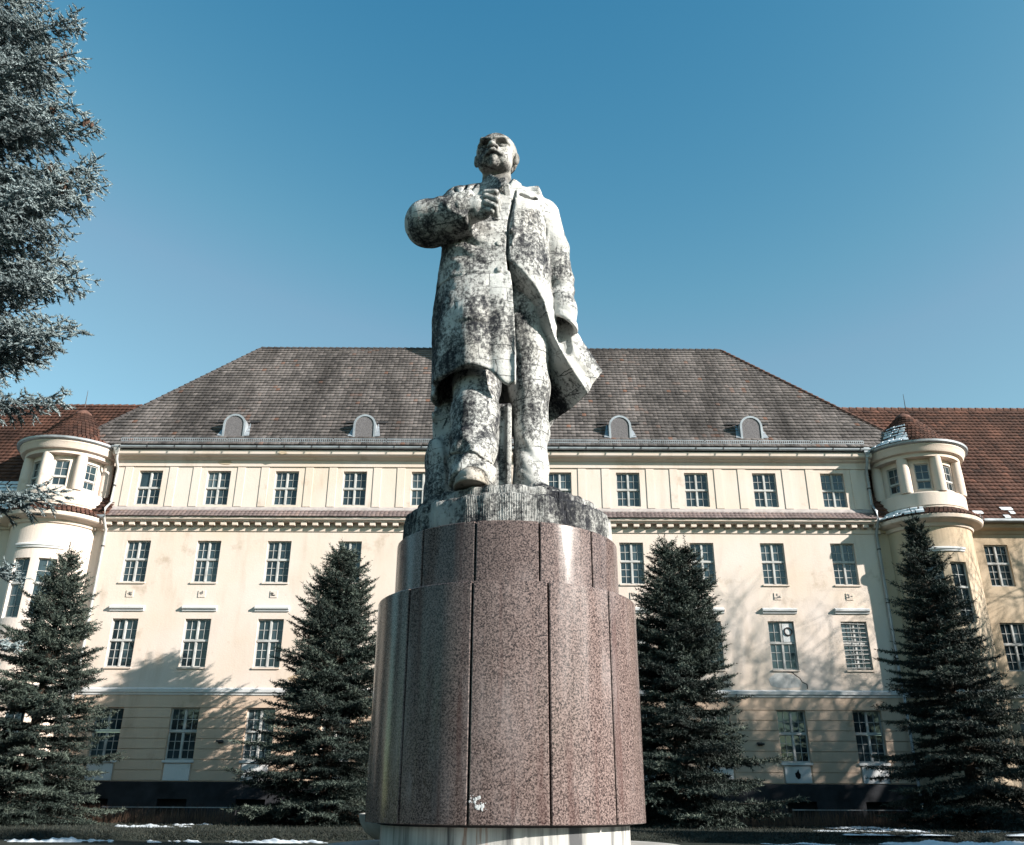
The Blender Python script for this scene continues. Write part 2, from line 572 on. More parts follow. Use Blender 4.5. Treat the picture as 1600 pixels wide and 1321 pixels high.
# ledge with dentils and three rows of tiles between the storeys
mb = Mesh().profile([(BY + .01, 12.78), (BY - .05, 12.80), (BY - .06, 12.98), (BY - .01, 12.99), (BY - .01, 13.20), (BY - .34, 13.20),
                     (BY - .36, 13.24), (BY - .44, 13.28), (BY - .46, 13.38), (BY + .01, 13.40)], WX0 - .1, WX1 + .1)
obj('ledge_cornice', mb, M_CREAM, B)
dn = None
for k in range(68):
    x = WX0 + .25 + k * .541
    if dn is None:
        dn = obj('dentil', Mesh().box(x - .13, x + .13, BY - .30, BY - .005, 13.03, 13.198, 0.01), M_CREAM, B, origin=(x, BY, 13.03))
    else:
        again(dn, (x, BY, 13.03))

def tiles(name, p0, u, v, nrm, ulen, vlen, pitch_u, pitch_v, mat, parent, inside=None, lift=0.045, seed=1, ns=3, arch=0.02, dark=None):
    """courses of clay tiles laid over a slope; each tile is its own raised, bowed piece with a front lip"""
    r = np.random.RandomState(seed)
    p0, u, v, nrm = (np.asarray(q, float) for q in (p0, u, v, nrm))
    nu, nv = int(math.ceil(ulen / pitch_u)), int(math.ceil(vlen / pitch_v))
    I, J = np.meshgrid(np.arange(nu), np.arange(nv), indexing='ij')
    cu = (I + .5) * pitch_u
    cv = (J + .5) * pitch_v
    ok = (cu < ulen + pitch_u * .5) & (cv < vlen)
    if inside is not None:
        ok &= inside(cu, cv)
    cu, cv = cu[ok], cv[ok]
    n = len(cu)
    jit = r.normal(0, .006, n)
    ks = np.linspace(-.5, .5, ns + 1)
    prof = arch * np.cos(ks * math.pi * 1.0) - arch * .3
    V = np.zeros((n, 3, ns + 1, 3))
    for k in range(ns + 1):
        uu = cu + ks[k] * pitch_u * 1.0 + r.normal(0, .003, n)
        for row, (dv, hh) in enumerate(((-.52, 0.0), (-.56, lift), (.50, .012))):
            hgt = hh + (prof[k] if row else 0) + (jit if row == 1 else 0)
            vv = cv + dv * pitch_v + (r.normal(0, .008, n) * 0 + jit if row < 2 else 0)
            V[:, row, k] = p0 + uu[:, None] * u + vv[:, None] * v + (hgt + np.zeros(n))[:, None] * nrm
    base = np.arange(n)[:, None, None] * 3 * (ns + 1)
    F = []
    for row in (0, 1):
        for k in range(ns):
            a = row * (ns + 1) + k
            F.append(np.array([a, a + 1, a + ns + 2, a + ns + 1]))
    F = (base + np.array(F)[None]).reshape(-1, 4)
    # tone: runs of similar tiles, a few odd ones
    tone = .45 + .17 * r.normal(size=n) + .12 * np.sin(cu * 1.7 + 2 * np.sin(cu * .37)) + .10 * np.sin(cv * 2.3 + cu * .2)
    odd = r.rand(n)
    tone[odd > .996] = 1.0
    tone = np.clip(tone, 0, 1)
    if dark is not None:
        tone = dark(tone, cu, cv)
    o = fast_mesh(name, V.reshape(-1, 3), F, mat, tuple(p0), parent, False, np.repeat(tone, 2 * ns))
    o['kind'] = 'stuff'
    return o

led = obj('tile_ledge', Mesh().add([(WX0, BY - .50, 13.41), (WX1, BY - .50, 13.41), (WX1, BY, 13.86), (WX0, BY, 13.86)], [(0, 1, 2, 3)]), M_TILE_L, B)
tl = np.array([0, .5, .45]); tl = tl / np.linalg.norm(tl)
tiles('ledge_tiles', (WX0, BY - .52, 13.40), (1, 0, 0), tl, (0, -tl[2], tl[1]), WX1 - WX0, .66, .20, .22, M_TILE_L, led, seed=3, lift=.05)
mb = Mesh().profile([(BY + .01, 13.84), (BY - .10, 13.80), (BY - .10, 13.86), (BY - .02, 14.0), (BY + .01, 14.02)], WX0, WX1)
obj('ledge_flashing', mb, plain('ledge_mortar', (0.32, 0.285, 0.275), 0.85, 0.2, 0.2, 3), B)

# pilaster strips of the top storey, frieze and eaves cornice
pl = None
for x in XS:
    for sgn in (-1, 1):
        q = x + sgn * 1.08
        if pl is None:
            pl = obj('pilaster_strip', Mesh().box(q - .19, q + .19, BY - .028, BY + .01, 14.02, 16.04, 0.010), M_CREAM, B, origin=(q, BY, 14.02))
        else:
            again(pl, (q, BY, 14.02))
mb = Mesh().profile([(BY + .01, 16.05), (BY - .06, 16.05), (BY - .07, 16.34), (BY - .20, 16.40), (BY - .24, 16.47), (BY - .40, 16.50),
                     (BY - .46, 16.56), (BY - .48, 16.74), (BY + .01, 16.76)], WX0 - .12, WX1 + .12)
obj('eaves_cornice', mb, M_CREAM, B)
n0, n1 = WX0 - .15, WX1 + .15
gt = Mesh()
cg = [(BY - .66 + .10 * (1 - math.cos(t)) , 16.90 - .11 * math.sin(t)) for t in np.linspace(0, math.pi, 9)]
gt.profile(cg + [(q[0] * .98 + .02 * (BY - .56), q[1] + .012) for q in cg[::-1]], n0, n1)
g = obj('gutter', gt, M_ZINC, B)
gb = None
for k in range(28):
    x = n0 + .4 + k * 1.33
    if gb is None:
        gb = obj('gutter_bracket', Mesh().box(x - .02, x + .02, BY - .675, BY - .655, 16.76, 16.92), M_DKMETAL, g, origin=(x, BY - .66, 16.76))
    else:
        again(gb, (x, BY - .66, 16.76))

# main roof
EY, EZ, RY, RZ = BY - .58, 16.98, 46.0, 25.5
EX0, EX1, RX0, RX1 = -21.55, 19.65, -14.75, 12.22
BYK = 2 * RY - EY
m = Mesh().add([(EX0, EY, EZ), (EX1, EY, EZ), (EX1, BYK, EZ), (EX0, BYK, EZ), (RX0, RY, RZ), (RX1, RY, RZ)],
               [(0, 1, 5, 4), (1, 2, 5), (2, 3, 4, 5), (3, 0, 4)])
roof = obj('roof', m, M_TILE, B)
sv = np.array([0, RY - EY, RZ - EZ]); SL = np.linalg.norm(sv); sv = sv / SL
sn = np.array([0, -sv[2], sv[1]])
def in_main(cu, cv):
    t = cv / SL
    x = EX0 + cu
    ok = (x > EX0 + (RX0 - EX0) * t - .1) & (x < EX1 + (RX1 - EX1) * t + .1)
    return ok
tiles('roof_tiles', (EX0, EY, EZ), (1, 0, 0), sv, sn, EX1 - EX0, SL, .215, .285, M_TILE, roof, in_main, seed=5, lift=.07, arch=.010)
# hip faces
for (xe, xr, sgn, sd) in ((EX1, RX1, 1, 6), (EX0, RX0, -1, 8)):
    hv = np.array([xr - xe, 0, RZ - EZ]); HL = np.linalg.norm(hv); hv = hv / HL
    hu = np.array([0, 1.0, 0])
    hn = np.array([sgn * hv[2], 0, abs(hv[0])])
    dep = BYK - EY
    tiles('hip_tiles', (xe, EY, EZ), hu, hv, hn, dep, HL, .215, .285, M_TILE, roof,
          lambda cu, cv: (cu > dep / 2 * cv / HL) & (cu < dep - dep / 2 * cv / HL), seed=sd, lift=.05)
def ridge_caps(mb, a, b, step=.36, r=.13):
    a, b = Vector(a), Vector(b)
    L = (b - a).length
    n = int(L / step)
    d = (b - a) / n
    for i in range(n):
        p = a + d * i
        mb.tube([p + Vector((0, 0, .02)), p + d * 1.08 + Vector((0, 0, -.01))], [r, r * .85], 7)
mb = Mesh()
ridge_caps(mb, (RX0, RY, RZ), (RX1, RY, RZ))
ridge_caps(mb, (EX0, EY, EZ), (RX0, RY, RZ))
obj('ridge_caps', mb, M_TILE, roof)['kind'] = 'stuff'
mb = Mesh()
ridge_caps(mb, (EX1, EY, EZ), (RX1, RY, RZ))
obj('hip_caps', mb, M_RIDGE, roof)['kind'] = 'stuff'
# chimney on the slope, behind the statue's shoulders
ch = Mesh().box(-2.8, .2, 44.2, 45.6, 22.5, 28.1)
ch.box(-2.9, .3, 44.1, 45.7, 27.75, 28.0)
obj('chimney', ch, plain('chimney_brick', (0.13, 0.07, 0.05), 0.9, 0.2, 0.4, 6), roof)
# snow guards: short lengths of lattice standing on the eaves
sgp = None
L = (WX1 - WX0 - .3) / 14
for k in range(14):
    x0 = WX0 + .15 + k * L
    if sgp is None:
        s = Mesh()
        y, z0, z1 = EY + .12, EZ + .10, EZ + .38
        for zz in (z0, (z0 + z1) / 2, z1):
            s.box(x0 + .03, x0 + L - .03, y - .012, y + .012, zz - .016, zz + .016)
        nb = 26
        for q in range(nb + 1):
            xx = x0 + .03 + (L - .06) * q / nb
            s.box(xx - .011, xx + .011, y - .008, y + .008, z0 + .017, z1 - .017)
        sgp = obj('snow_guard', s, M_ZINC, roof, origin=(x0, y, z0))
    else:
        again(sgp, (x0, EY + .12, EZ + .10))

# four round-headed dormers
def dormer(xc):
    z0 = 17.62
    yf = EY + (z0 - EZ) / (RZ - EZ) * (RY - EY) - .02
    w, hs_, rr = .50, .62, .50
    def outline(g):
        pts = [(xc - w - g, z0 - (.05 if g else 0)), (xc + w + g, z0 - (.05 if g else 0)), (xc + w + g, z0 + hs_)]
        pts += [(xc + (rr + g) * math.cos(t), z0 + hs_ + (rr + g) * math.sin(t)) for t in np.linspace(0, math.pi, 13)[1:]]
        return pts
    mb = Mesh()
    out, n = outline(.05), len(outline(.05))
    yb = lambda z: EY + (z - EZ) / (RZ - EZ) * (RY - EY) + .1
    v = [(p[0], yf, p[1]) for p in out] + [(p[0], max(yf + .05, yb(p[1])), p[1]) for p in out]
    mb.add(v, [(i, i + n, (i + 1) % n + n, (i + 1) % n) for i in range(n)] + [tuple(range(n))])
    d = obj('dormer', mb, M_ZINC, B, smooth=35, origin=(xc, yf, z0))
    o2, o1 = outline(.055), outline(-.045)
    rm = Mesh()
    v = [(p[0], yf - .06, p[1]) for p in o2] + [(p[0], yf - .06, p[1]) for p in o1] + [(p[0], yf + .01, p[1]) for p in o1] + [(p[0], yf + .01, p[1]) for p in o2]
    f = []
    for q in range(4):
        for i in range(n):
            j = (i + 1) % n
            f.append((q * n + i, q * n + j, ((q + 1) % 4) * n + j, ((q + 1) % 4) * n + i))
    rm.add(v, f)
    return d, rm, Mesh().prism(o1, yf - .025, yf - .005), yf, z0
for xc in (-13.75, -7.3, 5.35, 11.85):
    d, rm, bd, yf, z0 = dormer(xc)
    obj('dormer_rim', rm, M_ZINC, d)
    obj('dormer_board', bd, M_SLATE, d)
    for sx in (-1, 1):
        fl = Mesh()
        y1 = EY + (z0 + .9 - EZ) / (RZ - EZ) * (RY - EY)
        q = np.array([[xc + sx * .56, yf - .04, z0 - .06], [xc + sx * .80, yf - .02, z0 - .03], [xc + sx * .60, y1, z0 + .9], [xc + sx * .56, y1, z0 + .9]])
        q = q + sn * .06
        fl.add(q, [(0, 1, 2, 3)])
        obj('dormer_flashing', fl, M_ZINC, d)
    zb = z0 + .98
    ybb = EY + (zb - EZ) / (RZ - EZ) * (RY - EY) - .14
    for sx in (-1, 1):
        xm = xc + sx * .81
        obj('snow_bar', Mesh().box(xm - .25, xm + .25, ybb - .02, ybb + .02, zb, zb + .09), M_DKMETAL, d)

# windows of the main front
for ri, (z, h, w) in enumerate((R3, R2, R1, R0)):
    first = None
    for k, x in enumerate(XS):
        org = (x, BY + (.03 if ri == 3 else 0), z)
        if first is None:
            first = window(w, h, .50 if ri == 0 else .55, 2, 2 if ri == 0 else 3, org)
        else:
            wn = copy_tree(first, org)
            if ri == 2 and k == 9:                           # boarded light with a round ventilator
                fb = Mesh().box(x + .07, x + w / 2 - .06, BY + .105, BY + .13, z + h * .58, z + h - .07)
                vb = obj('vent_board', fb, M_WHITE, wn)
                t = Mesh()
                pts = [(x + .32 + .17 * math.cos(a), BY + .09, z + h * .79 + .17 * math.sin(a)) for a in np.linspace(0, 2 * math.pi, 21)]
                t.tube(pts, .035, 6, False)
                obj('vent_ring', t, M_DKMETAL, wn)
            if ri == 2 and k == 10:                          # barred window
                t = Mesh()
                for q in range(11):
                    zz = z + .1 + q * .195
                    a = rng.uniform(-.03, .03)
                    t.tube([(x - w / 2 + .02, BY + .06, zz + a), (x + w / 2 - .02, BY + .06, zz - a)], .02, 5)
                t.tube([(x - .15, BY + .075, z), (x - .15, BY + .075, z + h)], .016, 5)
                t.tube([(x + .2, BY + .075, z), (x + .2, BY + .075, z + h)], .016, 5)
                obj('window_grille', t, M_FRAME, wn)
            continue

# the one light without bars, upper left of the first top-floor window
w0 = [o for o in B.children if o.name == 'window'][0]
old = [c for c in w0.children if c.name.startswith('sash')][1]
sx0, sx1 = XS[0] - R3[2] / 2 + .032, XS[0] - .038
z0_, z1_ = R3[0] + R3[1] * .5 + .05, R3[0] + R3[1] - .032
s_ = Mesh()
for bx4 in ((sx0, sx0 + .03, z0_, z1_), (sx1 - .03, sx1, z0_, z1_), (sx0 + .03, sx1 - .03, z0_, z0_ + .03), (sx0 + .03, sx1 - .03, z1_ - .03, z1_)):
    s_.box(bx4[0], bx4[1], BY + .135, BY + .18, bx4[2], bx4[3])
obj('sash', s_, M_FRAME, w0)
bpy.data.objects.remove(old)
# wear on the wall: a crack and patch under the ventilator window, brackets, a hole in an apron
ck = Mesh()
cx0 = XS[9] + .35
pts = [(cx0 - .5, 6.46), (cx0 - .1, 6.44), (cx0 + .05, 6.30), (cx0 + .22, 6.18), (cx0 + .30, 6.02), (cx0 + .50, 5.92), (cx0 + .50, 5.72)]
for (xa_, za_), (xb_, zb_) in zip(pts[:-1], pts[1:]):
    d_ = Vector((xb_ - xa_, 0, zb_ - za_)).normalized()
    n_ = Vector((-d_.z, 0, d_.x)) * .018
    q = [Vector((xa_, BY - .004, za_)) + n_, Vector((xb_, BY - .004, zb_)) + n_, Vector((xb_, BY - .004, zb_)) - n_, Vector((xa_, BY - .004, za_)) - n_]
    ck.add([tuple(v) for v in q], [(0, 1, 2, 3)])
obj('wall_crack', ck, M_DARK, B)
pt = [(XS[9] - .75, 5.85), (XS[9] - .2, 5.74), (XS[9] + .5, 5.80), (XS[9] + .62, 6.05), (XS[9] + .35, 6.3), (XS[9] - .05, 6.42), (XS[9] - .5, 6.40), (XS[9] - .82, 6.15)]
obj('mortar_patch', Mesh().prism(pt, BY - .008, BY + .01, .004), plain('repair_mortar', (0.44, 0.43, 0.42), 0.95, 0.1, 0.25, 3, bmp=.4), B)
for xk in (XS[1] + 1.72, XS[9] - 1.50):
    t = Mesh().box(xk - .10, xk + .10, BY - .10, BY + .02, 3.36, 3.50, .02)
    t.tube([(xk - .16, BY - .14, 3.46), (xk + .16, BY - .14, 3.42)], .04, 8)
    obj('wall_bracket', t, M_DKMETAL, B)
for (xk, zk, yk, w_, h_) in ((XS[1] + .25, 16.26, BY - .075, .42, .14), (XS[2] - .2, 16.62, BY - .485, .30, .10), (XS[2] + 1.5, 6.05, BY - .004, .55, .25)):
    pr = np.random.RandomState(int(abs(xk) * 100))
    ol = [(xk + w_ * math.cos(t_) * pr.uniform(.55, 1.1), zk + h_ * math.sin(t_) * pr.uniform(.5, 1.1)) for t_ in np.linspace(0, 6.283, 12)[:-1]]
    obj('bare_plaster_patch', Mesh().prism(ol, yk - .004, yk + .006), M_DIRTY, B)
hp = [(XS[9] - .12, 2.12), (XS[9] - .02, 2.02), (XS[9] + .08, 2.06), (XS[9] + .10, 2.22), (XS[9] + .04, 2.30), (XS[9] + .02, 2.42), (XS[9] - .06, 2.30), (XS[9] - .14, 2.26)]
obj('plaster_hole', Mesh().prism(hp, BY - .045, BY - .02), M_DARK, B)

# downpipes with hopper heads
for xs_, mt in ((-19.15, M_FRAME), (17.22, M_ZINC)):
    t = Mesh()
    y = BY - .12
    t.tube([(xs_, y - .3, 16.55), (xs_, y - .28, 16.3), (xs_, y, 15.9), (xs_, y, 14.2), (xs_, y - .42, 13.75), (xs_, y - .44, 13.3), (xs_, y, 12.8), (xs_, y, 6.0), (xs_, y - .1, 5.5), (xs_, y - .1, .3)], .065, 10)
    dp = obj('downpipe', t, mt, B, smooth=60)
    h = Mesh().lathe([(.0, 16.5), (.08, 16.5), (.10, 16.58), (.20, 16.75), (.20, 16.98), (.17, 16.98), (.0, 16.9)], xs_, y - .35, 4, 45, 405)
    obj('hopper_head', h, mt, dp)
    for zz in (15.0, 12.0, 9.5, 7.0):
        obj('pipe_clip', Mesh().lathe([(.066, zz), (.085, zz), (.085, zz + .06), (.066, zz + .06)], xs_, y, 10, close=True), M_DKMETAL, dp)

# ------------------------------------------------------------------ wings
WY = BY + .12
wing_win = None
for sgn in (1, -1):
    xa = BX + sgn * 18.2
    xb = BX + sgn * 62
    lo, hi = min(xa, xb), max(xa, xb)
    xw = [22.85, 26.15, 29.45] if sgn > 0 else []
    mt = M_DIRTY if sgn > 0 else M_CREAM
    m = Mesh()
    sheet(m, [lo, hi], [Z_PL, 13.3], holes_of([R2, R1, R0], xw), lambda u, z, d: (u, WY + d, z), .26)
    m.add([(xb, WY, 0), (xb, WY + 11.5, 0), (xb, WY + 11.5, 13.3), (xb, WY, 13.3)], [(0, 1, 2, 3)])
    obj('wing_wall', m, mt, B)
    obj('wing_plinth', Mesh().box(lo, hi, WY - .1, WY + .2, GZ - .3, Z_PL), M_PLINTH, B)
    obj('wing_belt', Mesh().profile([(WY + .02, 5.34), (WY - .12, 5.40), (WY - .14, 5.58), (WY + .02, 5.68)], lo, hi), M_WHITE, B)
    obj('wing_cornice', Mesh().profile([(WY + .01, 12.85), (WY - .06, 12.86), (WY - .10, 13.0), (WY - .35, 13.08), (WY - .42, 13.2), (WY - .45, 13.36), (WY + .1, 13.38)], lo, hi), mt, B)
    for (z, h, w) in (R2, R1, R0):
        f = None
        for x in xw:
            if f is None:
                f = window(w, h, .55, 2, 3, (x, WY, z))
            else:
                copy_tree(f, (x, WY, z))
    wey, wez, wry, wrz = WY - .6, 13.42, 46.0, 21.75
    m = Mesh().add([(lo, wey, wez), (hi, wey, wez), (hi, wry, wrz), (lo, wry, wrz), (hi, 2 * wry - wey, wez), (lo, 2 * wry - wey, wez)],
                   [(0, 1, 2, 3), (3, 2, 4, 5)])
    wr = obj('wing_roof', m, M_TILE_R, B)
    v = np.array([0, wry - wey, wrz - wez]); l = np.linalg.norm(v); v = v / l
    tiles('wing_roof_tiles', (lo, wey, wez), (1, 0, 0), v, (0, -v[2], v[1]), hi - lo, l, .24, .30, M_TILE_R, wr,
          (lambda cu, cv: cu < 26) if sgn > 0 else (lambda cu, cv: cu > 62 - 18.2 - 26), seed=11 + sgn, lift=.085)
    m = Mesh()
    ridge_caps(m, (xa, wry, wrz), (xa + sgn * 22, wry, wrz), .4, .14)
    obj('wing_ridge_caps', m, M_RIDGE, wr)['kind'] = 'stuff'
    obj('wing_gutter', Mesh().profile([(wey - .12, 13.42), (wey - .12, 13.32), (wey - .02, 13.26), (wey + .1, 13.32), (wey + .1, 13.42), (wey, 13.34)], lo, hi), M_ZINC, B)
    # thin lightning rod by the tower
    rod = Mesh().tube([(BX + sgn * 23.4, wry - .1, 21.6), (BX + sgn * 23.42, wry - .1, 22.7)], [.03, .012], 5)
    obj('lightning_rod', rod, M_DKMETAL, B)

# ------------------------------------------------------------------ round corner towers
TR, TY = 2.02, 41.0
tw_up = tw_dn = None
cyl_n = 72
for sgn in (1, -1):
    tx = BX + sgn * 20.77
    dirty = M_CREAM
    def at_t(r):
        return lambda u, z, d: (tx + (r - d) * math.sin(math.radians(u)), TY - (r - d) * math.cos(math.radians(u)), z)
    A = lambda a: -sgn * a                                     # angle measured towards the main block
    us = list(range(-120, 121, 4))
    wa = [A(-10), A(22)]
    half = math.degrees(.39 / TR)
    hs2 = [(a - half, a + half, z, z + h) for a in wa for (z, h) in ((8.44, 2.70), (2.4, 2.7))]
    m = Mesh()
    sheet(m, us, [GZ - .3, Z_PL, 5.4, 13.4], hs2, at_t(TR), .24)
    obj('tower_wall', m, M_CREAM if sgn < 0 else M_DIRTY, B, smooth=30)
    obj('tower_belt', Mesh().lathe([(TR - .02, 5.34), (TR + .07, 5.38), (TR + .13, 5.47), (TR + .14, 5.60), (TR - .02, 5.68)], tx, TY, 60, -120, 120, True), M_WHITE, B, smooth=30)
    obj('tower_hood', Mesh().lathe([(TR - .02, 11.60), (TR + .06, 11.62), (TR + .08, 11.69), (TR + .12, 11.72), (TR + .12, 11.79), (TR - .02, 11.86)], tx, TY, 24, min(A(-22), A(38)), max(A(-22), A(38)), True), M_WHITE, B, smooth=30)
    obj('tower_ledge', Mesh().lathe([(TR - .02, 12.78), (TR + .08, 12.81), (TR + .14, 12.95), (TR + .46, 13.03), (TR + .54, 13.09), (TR + .58, 13.23), (TR + .5, 13.31), (TR - .3, 13.31)], tx, TY, 60, -125, 125, True), M_CREAM, B, smooth=30)
    # ring of tiles on the ledge
    def ring_tiles(name, r0, z0, r1, z1, rows, mat, seed, parent, n_t, lift=.07):
        q = np.random.RandomState(seed)
        V, F, T = [], [], []
        nv = 0
        for i in range(rows):
            ra, rb = r0 + (r1 - r0) * i / rows, r0 + (r1 - r0) * (i + 1) / rows
            za, zb = z0 + (z1 - z0) * i / rows, z0 + (z1 - z0) * (i + 1) / rows
            k = max(8, int(n_t * (ra + .15) / r0))
            for j in range(k):
                a0, a1 = 2 * math.pi * (j + .5 * (i % 2)) / k, 2 * math.pi * (j + 1 + .5 * (i % 2)) / k
                d = q.uniform(-.012, .012)
                for (rr, zz) in ((ra + .02, za), (ra + .05, za + lift + d), (rb - .02, zb + .015)):
                    for a in (a0 + .01, a1 - .01):
                        V.append((tx + rr * math.sin(a), TY - rr * math.cos(a), zz))
                F += [(nv, nv + 1, nv + 3, nv + 2), (nv + 2, nv + 3, nv + 5, nv + 4)]
                T += [np.clip(.5 + q.normal() * .2, 0, 1)] * 2
                nv += 6
        o = fast_mesh(name, V, F, mat, (tx, TY, z0), parent, False, T)
        o['kind'] = 'stuff'
        return o
    deck = obj('tower_ledge_roof', Mesh().lathe([(TR + .56, 13.27), (TR - .12, 13.75), (TR - .3, 13.75)], tx, TY, 48), M_TILE_R, B)
    ring_tiles('ledge_ring_tiles', TR + .60, 13.28, TR - .12, 13.75, 4, M_TILE_R, 31 + sgn, deck, 78)
    # parapet, recessed drum with windows, columns, cornice
    obj('tower_parapet', Mesh().lathe([(TR - .35, 13.48), (TR + .02, 13.48), (TR + .02, 13.78), (TR + .06, 13.82), (TR + .06, 14.42), (TR + .02, 14.48), (TR - .35, 14.50)], tx, TY, 72), M_CREAM, B, smooth=30)
    r_in = TR - .26
    half2 = math.degrees(.33 / r_in)
    ua = [A(12), A(56), A(-33), A(-78)]
    hs3 = [(a - half2, a + half2, 14.68, 15.96) for a in ua]
    m = Mesh()
    sheet(m, list(range(-120, 121, 4)), [14.48, 16.33], hs3, at_t(r_in), .14)
    obj('tower_drum', m, M_CREAM, B, smooth=30)
    cp = None
    for a in (-100, -54, -8, 38, 84):
        aa = math.radians(A(a))
        org = (tx + (TR - .13) * math.sin(aa), TY - (TR - .13) * math.cos(aa), 14.48)
        if cp is None:
            cp = obj('tower_column', Mesh().lathe([(0, 14.49), (.27, 14.49), (.285, 14.58), (.28, 15.48), (.25, 16.18), (.25, 16.27), (0, 16.27)], org[0], org[1], 20), M_CREAM, B, smooth=50, origin=org)
        else:
            again(cp, org)
    obj('tower_cornice', Mesh().lathe([(r_in - .05, 16.18), (TR + .10, 16.20), (TR + .12, 16.36), (TR + .28, 16.40), (TR + .34, 16.50), (TR + .38, 16.63), (TR + .42, 16.68), (TR + .42, 16.78), (TR - .5, 16.83)], tx, TY, 72), M_CREAM, B, smooth=30)
    obj('tower_gutter', Mesh().lathe([(TR + .36, 16.78), (TR + .46, 16.75), (TR + .56, 16.80), (TR + .58, 16.89), (TR + .54, 16.89), (TR + .45, 16.82)], tx, TY, 72, close=True), M_ZINC, B, smooth=30)
    cone = obj('tower_roof', Mesh().lathe([(TR + .52, 16.84), (TR - .2, 17.28), (1.0, 18.30), (.35, 19.02), (.0, 19.22)], tx, TY, 48), M_TILE_R, B)
    prof = [(TR + .54, 16.86, TR - .2, 17.30, 3), (TR - .2, 17.30, 1.0, 18.32, 5), (1.0, 18.32, .30, 19.05, 4)]
    for pi, (ra, za, rb, zb, nr) in enumerate(prof):
        ring_tiles('tower_roof_tiles', ra, za, rb, zb, nr, M_TILE_R, 41 + pi + sgn, cone, [80, 56, 30][pi], .05)
    obj('roof_cap', Mesh().lathe([(.42, 18.98), (.36, 19.10), (.15, 19.26), (0, 19.30)], tx, TY, 20), M_RIDGE, cone, smooth=50)
    # windows in the drum and the tall stair windows
    def tower_win(proto_, r, a, z, w, h, split, ru, rd, mull):
        aa = math.radians(a)
        org = Vector((tx + (r - .02) * math.sin(aa), TY - (r - .02) * math.cos(aa), z))
        if proto_ is None:
            proto_ = window(w, h, split, ru, rd, tuple(org), 2, mull)
            proto_.rotation_euler = (0, 0, aa)
            return proto_
        copy_tree(proto_, org, aa)
        return proto_
    for a in ua:
        tw_up = tower_win(tw_up, r_in + .06, a, 14.68, .66, 1.28, .36, 2, 1, False)
    for a in wa:
        tw_dn = tower_win(tw_dn, TR, a, 8.44, .78, 2.70, .58, 2, 3, False)
        tower_win(tw_dn, TR, a, 2.4, .78, 2.70, .58, 2, 3, False)
    # old snow on the shaded side of roof and ledge
    sn_ = np.random.RandomState(60 + sgn)
    m = Mesh()
    rngs = [(-112, -24)] if sgn > 0 else [(-150, -85)]
    def snow_row(r_, z_, a0, a1):
        a = a0
        while a < a1:
            l = sn_.uniform(4, 14)
            if sn_.rand() < .92:
                t = sn_.uniform(.06, .13)
                m.lathe([(r_ + .08, z_ + .02), (r_ + .06, z_ + t), (r_ - .16, z_ + t + .10), (r_ - .17, z_ + .05)], tx, TY, 3, a, min(a1, a + l), True)
            a += l + sn_.uniform(.5, 4)
    for (ra, za, rb, zb, nr) in prof[:2]:
        for i in range(nr):
            t = i / nr
            snow_row(ra + (rb - ra) * t, za + (zb - za) * t + .03, rngs[0][0], rngs[0][1])
    if sgn > 0:
        for i in range(4):
            snow_row(TR + .60 - .18 * i, 13.30 + .118 * i, -80, -22)
    if m.v:
        obj('roof_snow', m, M_SNOW, cone)['kind'] = 'stuff'
# frost on the wing roof in the left tower's shade, lumps in gutters
m = Mesh()
sr = np.random.RandomState(77)
for i in range(9):
    t = i * .30 / l
    y_, z_ = wey + (wry - wey) * t, wez + (wrz - wez) * t
    x = -26.5
    xe = -23.6 + .0 * i
    while x < xe:
        w_ = sr.uniform(.2, .8)
        m.add([(x, y_ - .07, z_ + .10), (x + w_, y_ - .07, z_ + .10), (x + w_, y_ + .10, z_ + .26), (x, y_ + .10, z_ + .26), (x, y_ - .07, z_ + .05), (x + w_, y_ - .07, z_ + .05)],
              [(0, 1, 2, 3), (4, 5, 1, 0)])
        x += w_ + sr.uniform(.0, .15)
for k in range(26):
    x = sr.uniform(21.6, 33)
    w_ = sr.uniform(.1, .6)
    j = sr.randint(0, 3)
    y_, z_ = wey + .182 * j, wez + .25 * j
    m.add([(x, y_ - .07, z_ + .10), (x + w_, y_ - .07, z_ + .10), (x + w_, y_ + .08, z_ + .24), (x, y_ + .08, z_ + .24), (x, y_ - .07, z_ + .04), (x + w_, y_ - .07, z_ + .04)],
          [(0, 1, 2, 3), (4, 5, 1, 0)])
obj('wing_roof_snow', m, M_SNOW, B)['kind'] = 'stuff'
